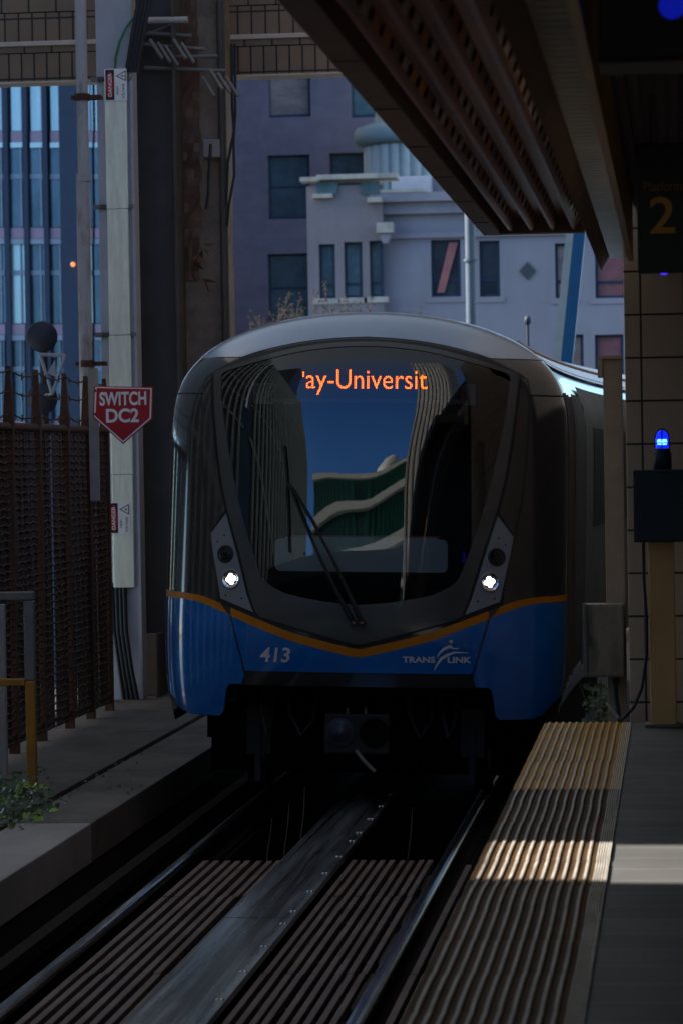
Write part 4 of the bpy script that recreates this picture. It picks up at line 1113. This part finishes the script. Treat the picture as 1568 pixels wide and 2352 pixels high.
items.append(strip_([(.528, 1.085), (.545, 1.072), (.565, 1.071), (.588, 1.074)], [.008, .005, .004, .002]))
items.append(([(.533+.011*math.cos(a), 1.117+.011*math.sin(a)) for a in [2*math.pi*k/14 for k in range(14)]], [tuple(range(14))]))
items = [([(q[0]+.069, q[1]-.001) for q in a_], b_) for a_, b_ in items]
decal('operator_emblem', items)
# underside: louvre, opening, coupler, wheels
mb = MB(); mb.box(-.775, .775, .2, .22, .805, .905, void_black)
for k in range(4): mb.box(-.74, -.02, .185, .2, .815+k*.022, .825+k*.022, dark_steel); mb.box(.02, .74, .185, .2, .815+k*.022, .825+k*.022, dark_steel)
mb.build('grille', None, train)
mb = MB(); mb.box(-.9, .9, .95, 1.1, .18, .82, void_black); mb.box(-1.15, -.9, 1.3, 6, .35, .6, void_black); mb.box(.9, 1.15, 1.3, 6, .35, .6, void_black); mb.box(-1.15, 1.15, 1.5, 8, .1, .6, void_black); mb.box(-.9, .9, .28, .95, .78, .815, void_black); mb.build('underframe', None, train)
mb = MB(); x0, x1, z0, z1 = -.235, .195, .35, .62
ring = 24
coup = M('dull_coupler_steel', (.03, .022, .019), .6, metal=.3, var=.4)
mb.box(x0, x1, .25, .5, z0, z1, coup)
mb.tube([(-.02, .45, .5), (-.02, 1.0, .55)], .07, 10, void_black)
cp = mb.build('coupler', None, train, bevel=.015)
for (cx_, mt, h) in ((-.125, M('blue_grey_cone', (.035, .038, .055), .45, metal=.3), -.05), (.095, void_black, .0)):
    mb = MB(); pr = [(.098, -.002), (.094, -.012), (.085, -.006), (.06, h*.6-.003), (.0005, h-.003)]
    mb.lathe(pr, (cx_, .25, .495), 24, mt, 'y'); mb.build('coupler_cone' if h else 'coupler_funnel', None, cp)
mb = MB(); mb.tube([(-.02, .22, .38), (.04, .18, .31), (.11, .15, .25)], .014, 8, galv); mb.build('coupler_handle', None, cp)
mb = MB(); mb.box(-.09, -.075, .24, .28, .62, .655, copper); mb.box(.03, .045, .24, .28, .62, .66, copper); mb.build('coupler_lug', None, cp)
hose_m = M('dusty_hose', (.028, .02, .017), .6)
for k, (xa_, xb_) in enumerate(((-.5, -.32), (.3, .46), (.52, .62), (-.68, -.6))):
    mb = MB(); mb.tube([(xa_, .62, .78), (xa_+.01, .5, .6), ((xa_+xb_)/2, .45, .45), (xb_-.01, .5, .55), (xb_, .65, .74)], .018, 7); mb.build('brake_hose', hose_m, train)
for s in (-1, 1):
    mb = MB(); mb.box(s*.72-.08, s*.72+.08, .7, .74, .3, .62); mb.box(s*.72-.02, s*.72+.02, .66, .7, .12, .5); mb.build('rail_guard', hose_m, train)
wheel_m = M('wheel_steel', (.1, .085, .08), .35, metal=.9)
for s in (-1, 1):
    for yy in (1.2,):
        mb = MB(); mb.lathe([(.03, -.07), (.2, -.07), (.23, -.065), (.235, .04), (.26, .045), (.262, .07), (.2, .075), (.03, .075)], (s*.765, yy, .262), 30, wheel_m, 'x'); mb.build('wheel', None, train)
# body further back
extrude_outline('side_lower', 1.6, 14.7, .53, charcoal, inset=.012, zmin=.53, zmax=2.965, ny=14)
for s in (1, -1):
    for yy in (.95, 1.6, 2.25):
        pl = [(s*(xout(z)+.006), yy+.0*z, z) for z in [.75+2.0*k/16 for k in range(17)]]
        mb = MB(); mb.tube(pl, .018, 6); mb.build('door_seal', seal_m, train)
    def side_rect(name, ya, yb, za, zb, mat, off=.004):
        mb = MB(); n = 14; vs = []; m_ = max(1, int((yb-ya)/.8))
        for j in range(m_+1): vs += [(s*(xout(za+(zb-za)*k/n)+off), ya+(yb-ya)*j/m_, za+(zb-za)*k/n) for k in range(n+1)]
        mb.add(vs, [(j*(n+1)+k, j*(n+1)+k+1, (j+1)*(n+1)+k+1, (j+1)*(n+1)+k) for j in range(m_) for k in range(n)], mat, True); return mb.build(name, None, train)
    side_rect('door', 2.6, 3.9, .75, 2.78, black_paint)
    side_rect('side_panel', 3.95, 14.6, .7, 2.86, sidepanel)
    for ya in (5.0, 7.4, 10.4): side_rect('side_window', ya, ya+1.9, 1.75, 2.55, sideglass, .008)
for (x, z) in ((1.12, 2.985), (.98, 3.10)):
    mb = MB(); mb.tube([(x, yy, z) for yy in [1.3+.9*k for k in range(15)]], .018, 6); mb.build('roof_rib', M('dusty_roof_rib', (.4, .3, .27), .5), train)

# the cars behind the nose follow the track, which bends gently to the right
def straighten(o):
    for ch in o.children:
        if ch.type == 'MESH':
            for v in ch.data.vertices:
                if v.co.y > 1.2: v.co.x += math.tan(TYAW)*(v.co.y-1.2)+.005*(v.co.y-1.2)**2
        straighten(ch)
straighten(train)

# ------------------------------------------------------------------ background
def facade_pts(u0, u1, v0, v1, Y): a = AY((u0+u1)/2, (v0+v1)/2, Y); l = AY(u0, (v0+v1)/2, Y).x; r = AY(u1, (v0+v1)/2, Y).x; tz = AY((u0+u1)/2, v0, Y).z; bz_ = AY((u0+u1)/2, v1, Y).z; return l, r, bz_, tz
def window(t, wall, u0, u1, v0, v1, Y, mat, frame=None, depth=.14, sill=None, rail_at=None, fm=None):
    l, r, b, tp_ = facade_pts(u0, u1, v0, v1, Y); mb = MB(); fw = .07
    for (xa, xb, za, zb) in ((l, l+fw, b, tp_), (r-fw, r, b, tp_), (l+fw, r-fw, tp_-fw, tp_), (l+fw, r-fw, b, b+fw)): mb.box(xa, xb, Y-.03, Y+.06, za, zb)
    if rail_at: z = b+(tp_-b)*rail_at; mb.box(l+fw, r-fw, Y-.02, Y+.05, z-.03, z+.03)
    w = t.part('window', mb, fm or tower_fin)
    mb = MB(); mb.box(l+fw, r-fw, Y+.02, Y+.04, b+fw, tp_-fw, mat); t.part('pane', mb, None, w)
    if sill: mb = MB(); mb.box(l-.12, r+.12, Y-.24, Y+.05, b-.14, b-.002, sill); t.part('sill', mb, None, w)
    return l, r, b, tp_
def wall_with_holes(l, r, b, tp_, holes, Y, depth, mat):
    """a facade sheet with real openings: columns of boxes"""
    xs = sorted(set([l, r]+[h[0] for h in holes]+[h[1] for h in holes])); mb = MB()
    for xa, xb in zip(xs[:-1], xs[1:]):
        if xb-xa < 1e-4: continue
        hs = sorted([(h[2], h[3]) for h in holes if h[0] <= xa+1e-5 and h[1] >= xb-1e-5]); z = b
        for (ha, hb) in hs+[(tp_, tp_)]:
            if ha > z+1e-4: mb.box(xa, xb, Y, Y+depth, z, ha, mat)
            z = max(z, hb)
    return mb
# purple brick building
YK = 92
ws = [(615, 712, 60, 268), (615, 712, 355, 502), (615, 712, 582, 740), (805, 900, 60, 268), (757, 842, 350, 502), (1010, 1110, 60, 268), (757, 842, 582, 740), (400, 490, 355, 502), (400, 490, 582, 740), (400, 490, 60, 268)]
bl_, br_ = X_(300, YK), X_(1250, YK)
holes = [facade_pts(*w_, YK) for w_ in ws]
t = Thing('brick_building', ((bl_+br_)/2, YK, -6), 'tall purple brick building with large dark windows far behind the train', 'building')
t.part('wall', wall_with_holes(bl_, br_, -6, 22, holes, YK, .5, purple_brick))
mb = MB(); mb.box(bl_, br_, YK+.8, YK+14, -6, 22); t.part('core', mb, M('dark_room', (.02, .022, .03), .8))
mts = [win_warm, win_dark, win_dark, win_teal, win_dark, win_warm, win_dark, win_dark, win_dark, win_dark]
for w_, mt in zip(ws, mts): window(t, None, *w_, YK+.35, mt, rail_at=.5)
# stucco bay (left part) and wing
YBY = 74
t = Thing('stucco_building', (X_(1080, YBY), YBY, -6), 'pale stucco building with cornices and narrow windows behind the train', 'building')
bl_, br_ = X_(713, YBY), X_(884, YBY); zt = Z_(425, YBY, 800)
ws = [(733, 770, 560, 686), (790, 832, 555, 684), (848, 884-4, 552, 682)]
t.part('bay_wall', wall_with_holes(bl_, br_, -6, zt, [facade_pts(*w_, YBY) for w_ in ws], YBY, .4, stone_b))
for w_ in ws: window(t, None, *w_, YBY+.2, win_teal, sill=stone_c, rail_at=.25)
wl, wr = X_(884, YBY+.4), X_(1500, YBY+.4); zw = Z_(458, YBY, 1100)
ws2 = [(989, 1057, 550, 682), (1100, 1147, 552, 682), (1274, 1316, 558, 685), (1366, 1440, 560, 685), (1296, 1340, 768, 905), (1366, 1432, 768, 905), (989, 1057, 780, 905), (1100, 1147, 780, 905)]
Yw = YBY+.45
t.part('wing_wall', wall_with_holes(wl, wr, -6, zw, [facade_pts(*w_, Yw) for w_ in ws2], Yw, .4, stone_a))
for i, w_ in enumerate(ws2): window(t, None, *w_, Yw+.2, (win_dark, win_dark, win_warm, win_brick, win_warm, win_brick, win_dark, win_dark)[i], sill=stone_a if i < 4 else None, rail_at=.3)
a, b = AY(1003, 672, Yw+.12), AY(1042, 556, Yw+.12); mb = MB(); mb.prism([(a.x, a.z), (a.x+.18, a.z), (b.x+.1, b.z), (b.x-.12, b.z)], 'y', Yw+.1, Yw+.16); t.part('curtain', mb, shutter_m)
mb = MB(); mb.box(bl_, wr, YBY+1.2, YBY+12, -6, min(zw, zt)-.1); t.part('core', mb, MATS['dark_room'])
# cornices
zc1 = Z_(458, YBY, 900)
mb = MB(); mb.box(wl-.25, wr, Yw-.5, Yw+.4, zw+.002, zw+.22, stone_a); mb.box(wl-.27, wl+1.1, Yw-.52, Yw+.4, zw+.222, zw+.3, stone_c); mb.box(wl-.1, wr, Yw-.25, Yw-.002, zw-.28, zw, stone_a); mb.box(wl-.05, wr, Yw-.12, Yw-.002, Z_(538, Yw, 1100)-.06, Z_(538, Yw, 1100)+.06, stone_a)
t.part('cornice', mb)
mb = MB(); a = facade_pts(712, 884, 400, 428, YBY); mb.box(bl_-.12, bl_+.35, YBY-.3, YBY+.3, Z_(418, YBY, 720), Z_(408, YBY, 720), stone_c)
mb.box(X_(740, YBY), X_(922, YBY), YBY-.35, YBY+.6, Z_(412, YBY, 830), Z_(401, YBY, 830), stone_c)
mb.box(X_(740, YBY)-.1, X_(775, YBY), YBY-.25, YBY-.002, Z_(455, YBY, 760), Z_(446, YBY, 760), stone_c); mb.box(X_(855, YBY), X_(888, YBY), YBY-.4, YBY-.002, Z_(466, YBY, 870), Z_(455, YBY, 870), stone_c)
t.part('bay_cornice', mb)
for k, (ua, ub, mt) in enumerate(((728, 775, win_teal), (830, 872, win_teal))):
    l, r, b, tp_ = facade_pts(ua, ub, 416, 446, YBY); mb = MB(); mb.box(l, r, YBY-.08, YBY-.004, b, tp_, mt); t.part('attic_window', mb)
c = AY(884, 530, YBY-.3); mb = MB(); mb.box(c.x-.2, c.x+.2, YBY-.45, YBY-.004, c.z-.05, c.z+.2, stone_c); mb.prism([(c.x-.15, c.z-.06), (c.x+.15, c.z-.06), (c.x+.06, c.z-.3), (c.x-.06, c.z-.3)], 'y', YBY-.35, YBY-.004, stone_a); t.part('corner_bracket', mb)
a = facade_pts(902, 992, 408, 446, YBY+2); mb = MB(); mb.box(a[0], X_(1300, YBY+2), YBY+2, YBY+6, zw, a[3], stone_a); mb.box(a[0], a[1], YBY+1.5, YBY+1.99, a[2], a[3], M('pale_roof_box', (.5, .52, .58), .6)); t.part('roof_parapet', mb)
d = AY(1211, 622, Yw); h = .2; mb = MB(); mb.prism([(d.x-h, d.z), (d.x, d.z-h*1.1), (d.x+h, d.z), (d.x, d.z+h*1.1)], 'y', Yw-.05, Yw-.004); t.part('diamond_ornament', mb, M('dark_ornament', (.06, .06, .07), .6))
# domed tower
YD_ = 87.5
cx_ = X_(935, YD_); s_ = YD_/F_PX
zb, zm, zt = Z_(400, YD_, 900), Z_(320, YD_, 900), Z_(270, YD_, 900)
t = Thing('domed_tower', (cx_, YD_+2, -6), 'round domed tower with pale columns and a verdigris cornice', 'tower')
rd = 95*s_
mb = MB(); mb.lathe([(rd*.9, -6), (rd*.9, zm)], (cx_, YD_+2, 0), 40, M('dome_drum', (.2, .25, .25), .6)); t.part('drum', mb)
for k in range(24):
    a = 2*math.pi*k/24
    if math.sin(a) > .3: continue
    mb = MB(); px, py = cx_+rd*.98*math.cos(a), YD_+2+rd*.98*math.sin(a); mb.tube([(px, py, zb-1), (px, py, zm-.02)], .17, 10); t.part('column', mb, dome_col)
rc = 128*s_
mb = MB(); mb.lathe([(rd*.9, zm), (rc*.93, zm+.02), (rc, zm+.18), (rc, zm+.42), (rc*.96, zm+.52), (rd*.85, zm+.7)], (cx_, YD_+2, 0), 48); t.part('cornice', mb, dome_m)
mb = MB(); mb.lathe([(rd*.85, zm+.7)]+[(rd*.85*math.cos(a), zm+.7+rd*.8*math.sin(a)) for a in [math.pi/2*k/10 for k in range(11)]], (cx_, YD_+2, 0), 48); t.part('dome', mb, dome_m)
# glass tower on the left
YG = 78
t = Thing('glass_tower', (X_(100, YG), YG, -6), 'blue glass office tower with dark vertical fins behind the fence', 'building')
l, r = X_(-260, YG), X_(236, YG)
mb = MB(); mb.box(l, r, YG+.5, YG+12, -6, 20); t.part('core', mb, M('navy_core', (.012, .022, .045), .5))
rr = random.Random(4); fl = [(v, v+222) for v in (-120, 102, 324, 546, 768, 990)]
us = [(-117, -84), (-71, -38), (-25, 7), (20, 53), (65, 99), (111, 143), (186, 208), (214, 234)]
for ci, (ua, ub) in enumerate(us):
    for fi, (va, vb_) in enumerate(fl):
        a = facade_pts(ua, ub, va, vb_, YG); H_ = a[3]-a[2]
        up = fi <= 1
        mt = tower_pale if (up or (rr.random() < .16)) else tower_pane  # paler panes: the sky reflection is put into their colour
        mb = MB(); mb.box(a[0], a[1], YG+.25, YG+.3, a[2]+.12*H_, a[3]-.02, mt); w = t.part('window', mb)
        mb = MB(); mb.box(a[0], a[1], YG+.15, YG+.3, a[2], a[2]+.11*H_, tower_span); t.part('spandrel', mb, None, w)
        mb = MB(); mb.box(a[0], a[1], YG+.1, YG+.3, a[2]-.06*H_, a[2]-.005*H_, tower_pale if fi < 2 else tower_line); mb.box(a[0]+(a[1]-a[0])*.72, a[0]+(a[1]-a[0])*.82, YG+.18, YG+.249, a[2]+.12*H_, a[3]-.02, tower_line)
        z = a[2]+.62*H_
        if not up: mb.box(a[0], a[1], YG+.2, YG+.249, z, z+.05*H_, tower_line)
        t.part('floor_line', mb, None, w)
for u in (-124, -78, -32, 13.5, 58.5, 104.5):
    a = facade_pts(u-5.5, u+5.5, -200, 1100, YG); mb = MB(); mb.box(a[0], a[1], YG+.0, YG+.24, -6, 20); t.part('fin', mb, tower_fin)
a = facade_pts(143, 184, -200, 1100, YG); mb = MB(); mb.box(a[0], a[1], YG-.3, YG+.24, -6, 20); t.part('pier', mb, tower_fin)
c = AY(168, 607, YG-.4); mb = MB(); mb.lathe([(0, -.08), (.05, -.06), (.065, 0), (.05, .06)], (c.x, YG-.42, c.z), 14, EM('small_orange_lamp', (1, .3, .08), .7), 'y'); t.part('lamp', mb)
# round discs and triangle on a thin pole
YT = 28.6
c1, c2, c3 = AY(97, 773, YT), AY(97, 915, YT), AY(120, 860, YT)
t = Thing('signal_post', (c1.x, YT, -6), 'thin post with two dark round discs behind the fence', 'signal')
mb = MB(); mb.tube([(c1.x, YT+.06, -6), (c1.x, YT+.06, c1.z+.1)], .04, 8); t.part('pole', mb, disc_m)
for c in (c1, c2):
    mb = MB(); mb.lathe([(0, -.06), (.05, -.055), (.138, -.02), (.15, .0), (.12, .03), (0, .03)], (c.x, YT, c.z), 32, disc_m, 'y'); t.part('disc', mb)
A = [(AY(92, 814, YT-.3).x, AY(92, 814, YT-.3).z), (AY(150, 816, YT-.3).x, AY(150, 816, YT-.3).z), (AY(120, 905, YT-.3).x, AY(120, 905, YT-.3).z)]
mb = MB()
for i in range(3): p, q = A[i], A[(i+1) % 3]; mb.tube([(p[0], YT-.3, p[1]), (q[0], YT-.3, q[1])], .018, 6)
mb.prism([(A[0][0]+.16, A[0][1]-.02), (A[1][0]-.1, A[1][1]-.02), (A[2][0]+.04, A[2][1]+.16), (A[2][0]-.05, A[2][1]+.2)], 'y', YT-.29, YT-.28)
mb.tube([(A[2][0], YT-.3, A[2][1]), (c1.x, YT+.02, A[2][1])], .012, 6)
single('triangle_sign', mb, white_tri, (A[2][0], YT-.3, A[2][1]), 'pale inverted triangle sign in front of the blue glass tower', 'sign')
# street lamp post, crane boom
x = X_(1086, 52); mb = MB(); mb.tube([(x, 52, -6), (x, 52, Z_(640, 52, 1086)), (x, 52, 9)], [.11, .09, .085], 14, lamp_post_m); mb.tube([(x, 52, Z_(600, 52, 1086)), (x, 52, Z_(594, 52, 1086))], .12, 14, lamp_post_m)
single('lamp_post', mb, None, (x, 52, -6), 'slim grey lamp post in front of the pale stucco building', 'lamp post')
t = Thing('crane_boom', tuple(AY(1290, 830, 48)), 'leaning blue crane boom in front of the pale stucco building', 'crane')
def q3(u, v, Y): return AY(u, v, Y)
d0, d1 = q3(1292, 900, 48), q3(1334, 480, 48)
ax = (d1-d0).normalized(); sx = Vector((1, 0, 0)); sx = (sx-ax*sx.dot(ax)).normalized(); sy = ax.cross(sx)
def obox(mb, c0, c1, w0, w1, dpt, off, mat):
    vs = []
    for c in (c0, c1):
        for a in (w0, w1):
            for b in (0, dpt): vs.append(c+sx*(a+off)+sy*b)
    mb.add(vs, [(0, 1, 3, 2), (4, 6, 7, 5), (0, 2, 6, 4), (1, 5, 7, 3), (0, 4, 5, 1), (2, 3, 7, 6)], mat)
mb = MB(); obox(mb, d0, d1+ax*3, -.08, .1, .3, 0, crane_blue); t.part('boom', mb)
mb = MB(); obox(mb, d0, d1+ax*3, -.2, -.082, .24, 0, crane_sunlit); t.part('sunlit_side', mb)  # left face lighter: its sunlight is put into the colour
x = AY(1211, 740, 50); mb = MB(); mb.tube([(x.x, 50, -6), (x.x, 50, x.z)], .025, 6); mb.lathe([(0, .12), (.05, .08), (.06, 0), (.02, -.05)], (x.x, 50, x.z), 12)
single('thin_pole', mb, disc_m, (x.x, 50, -6), 'thin dark pole with a small knob above the train roof', 'pole')
# bare tree behind the train
YTR = 62
rr = random.Random(21)
def bare_tree(name, u, vtop, seed, label, spread):
    rr = random.Random(seed); base = AY(u, 900, YTR); base.z = -6; top = AY(u, vtop, YTR)
    t = Thing(name, tuple(base), label, 'tree', 'bare trees behind the train')
    tr = MB(); mid = Vector((base.x, YTR, top.z-2.2)); tr.tube([base, Vector((base.x+.1, YTR, -2)), mid], [.22, .17, .09], 10); t.part('trunk', tr, twig_m)
    cr = MB()
    def grow(p, d, L_, r, n):
        pts = [p]; q = p
        for k in range(3): d = (d+Vector((rr.uniform(-.25, .25), rr.uniform(-.25, .25), rr.uniform(-.05, .25)))).normalized(); q = q+d*L_/3; pts.append(q)
        cr.tube(pts, [r, r*.85, r*.7, r*.5], 5)
        if n:
            for k in range(rr.choice((2, 3))): grow(pts[rr.choice((2, 3))], (d+Vector((rr.uniform(-.9, .9), rr.uniform(-.6, .6), rr.uniform(-.1, .6)))).normalized(), L_*.68, r*.55, n-1)
        else:
            for k in range(5):
                c = pts[rr.choice((1, 2, 3))]+Vector((rr.uniform(-.05, .05), rr.uniform(-.05, .05), rr.uniform(-.05, .05)))
                cr.lathe([(0, -.02), (.02, 0), (0, .04)], tuple(c), 5)
    for k in range(8): grow(mid-Vector((0, 0, rr.uniform(0, .8))), Vector((rr.uniform(-1, 1)*spread, rr.uniform(-.6, .6), 1)).normalized(), 1.25, .05, 3)
    t.part('crown', cr, twig_m)
bare_tree('bare_tree', 780, 716, 21, 'bare twiggy tree crown just above the train roof, in front of the stucco bay', .9)
bare_tree('bare_tree', 655, 742, 33, 'smaller bare treetop beside the concrete column, above the train roof', .5)

# ------------------------------------------------------------------ the street canyon around the viewer (seen in the windscreen, shades the tracks)
# unseen ribbed building added to block the sun; its gap shapes the platform shaft
t = Thing('unseen_ribbed_block', (-9.2, 10, -6), 'unseen long dark building with a pale ribbed facade, added to block the sun', 'building')
WXL = -9.0
gy0, gy1, gz = 11.13, 12.20, 7.02
mb = MB()
for (ya, yb, za, zb) in ((-10, gy0, -6, 20), (gy1, 20.2, -6, 20), (gy0, gy1, -6, gz)): mb.box(WXL-.5, WXL, ya, yb, za, zb)
t.part('wall', mb, wall_dark)
mb = MB(); mb.box(WXL-.5, WXL+.05, 20.21, 37, 3.2, 10.8); mb.box(WXL-.5, WXL+.05, 20.21, 37, -6, -.6); mb.box(WXL-.5, WXL+.05, 29.2, 37, -.6, 3.2); t.part('reflector_bay', mb, M('pale_reflector_bay', (.62, .7, .8), .5, var=.1))  # bay added to block sun and give the train flank a pale reflection
mb = MB(); y = -9.9
while y < 20:
    if not (gy0-.2 < y < gy1+.1): mb.box(WXL+.002, WXL+.2, y, y+.3, -4, 19.8)
    y += .95
for z in [-2+1.9*k for k in range(12)]:
    mb.box(WXL+.002, WXL+.12, -10, gy0-.02, z, z+.12); mb.box(WXL+.002, WXL+.12, gy1+.02, 20.1, z, z+.12)
t.part('rib', mb, wall_pale)
def tower(name, cx_, cy_, w, d, z1, rot, mat, rib, label, step, band=None, extra=None):
    t = Thing(name, (cx_, cy_, -6), label, 'building'); x0, x1, y0, y1 = cx_-w/2, cx_+w/2, cy_-d/2, cy_+d/2
    mb = MB(); mb.box(x0, x1, y0, y1, -6, z1); t.part('wall', mb, mat)
    mb = MB(); x = x0+.3
    while x < x1-.3:
        mb.box(x, x+step*.28, y1+.002, y1+.25, -5, z1-.3); x += step
    t.part('rib', mb, rib)
    if band:
        mb = MB(); z = z1-.2
        while z > 2: mb.box(x0-.2, x1+.2, y1+.26, y1+.9, z, z+band); z -= 2.3
        t.part('floor_band', mb, white_band)
    if extra: extra(t)
    t.o.rotation_euler = (0, 0, R_(rot))
tower('dark_tower', -21, -22, 14, 10, 55, 0, wall_dark, M('dim_rib', (.06, .055, .05), .5), 'dark tower standing behind the viewer on the left', 1.5)
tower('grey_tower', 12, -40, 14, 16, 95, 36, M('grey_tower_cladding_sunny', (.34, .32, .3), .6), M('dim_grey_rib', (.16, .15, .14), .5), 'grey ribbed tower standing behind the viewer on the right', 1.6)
def dome_on(t):
    mb = MB(); mb.lathe([(3.4, 27)]+[(3.4*math.cos(a), 27.7+3.4*math.sin(a)) for a in [math.pi/2*k/10 for k in range(11)]], (-2.5, -70, 0), 32); t.part('roof_dome', mb, white_band)
tower('green_glass_block', -5, -70, 24, 14, 26.5, 14, green_glass, M('green_mullion', (.03, .2, .14), .4), 'green glass block with white bands and a roof dome behind the viewer', 1.1, .5, dome_on)
tower('lined_block', -14, -62, 10, 8, 20.5, 0, M('dark_green_glass', (.01, .03, .028), .2), M('pale_green_line', (.4, .6, .5), .5), 'dark glass block with thin pale lines behind the viewer', .9)
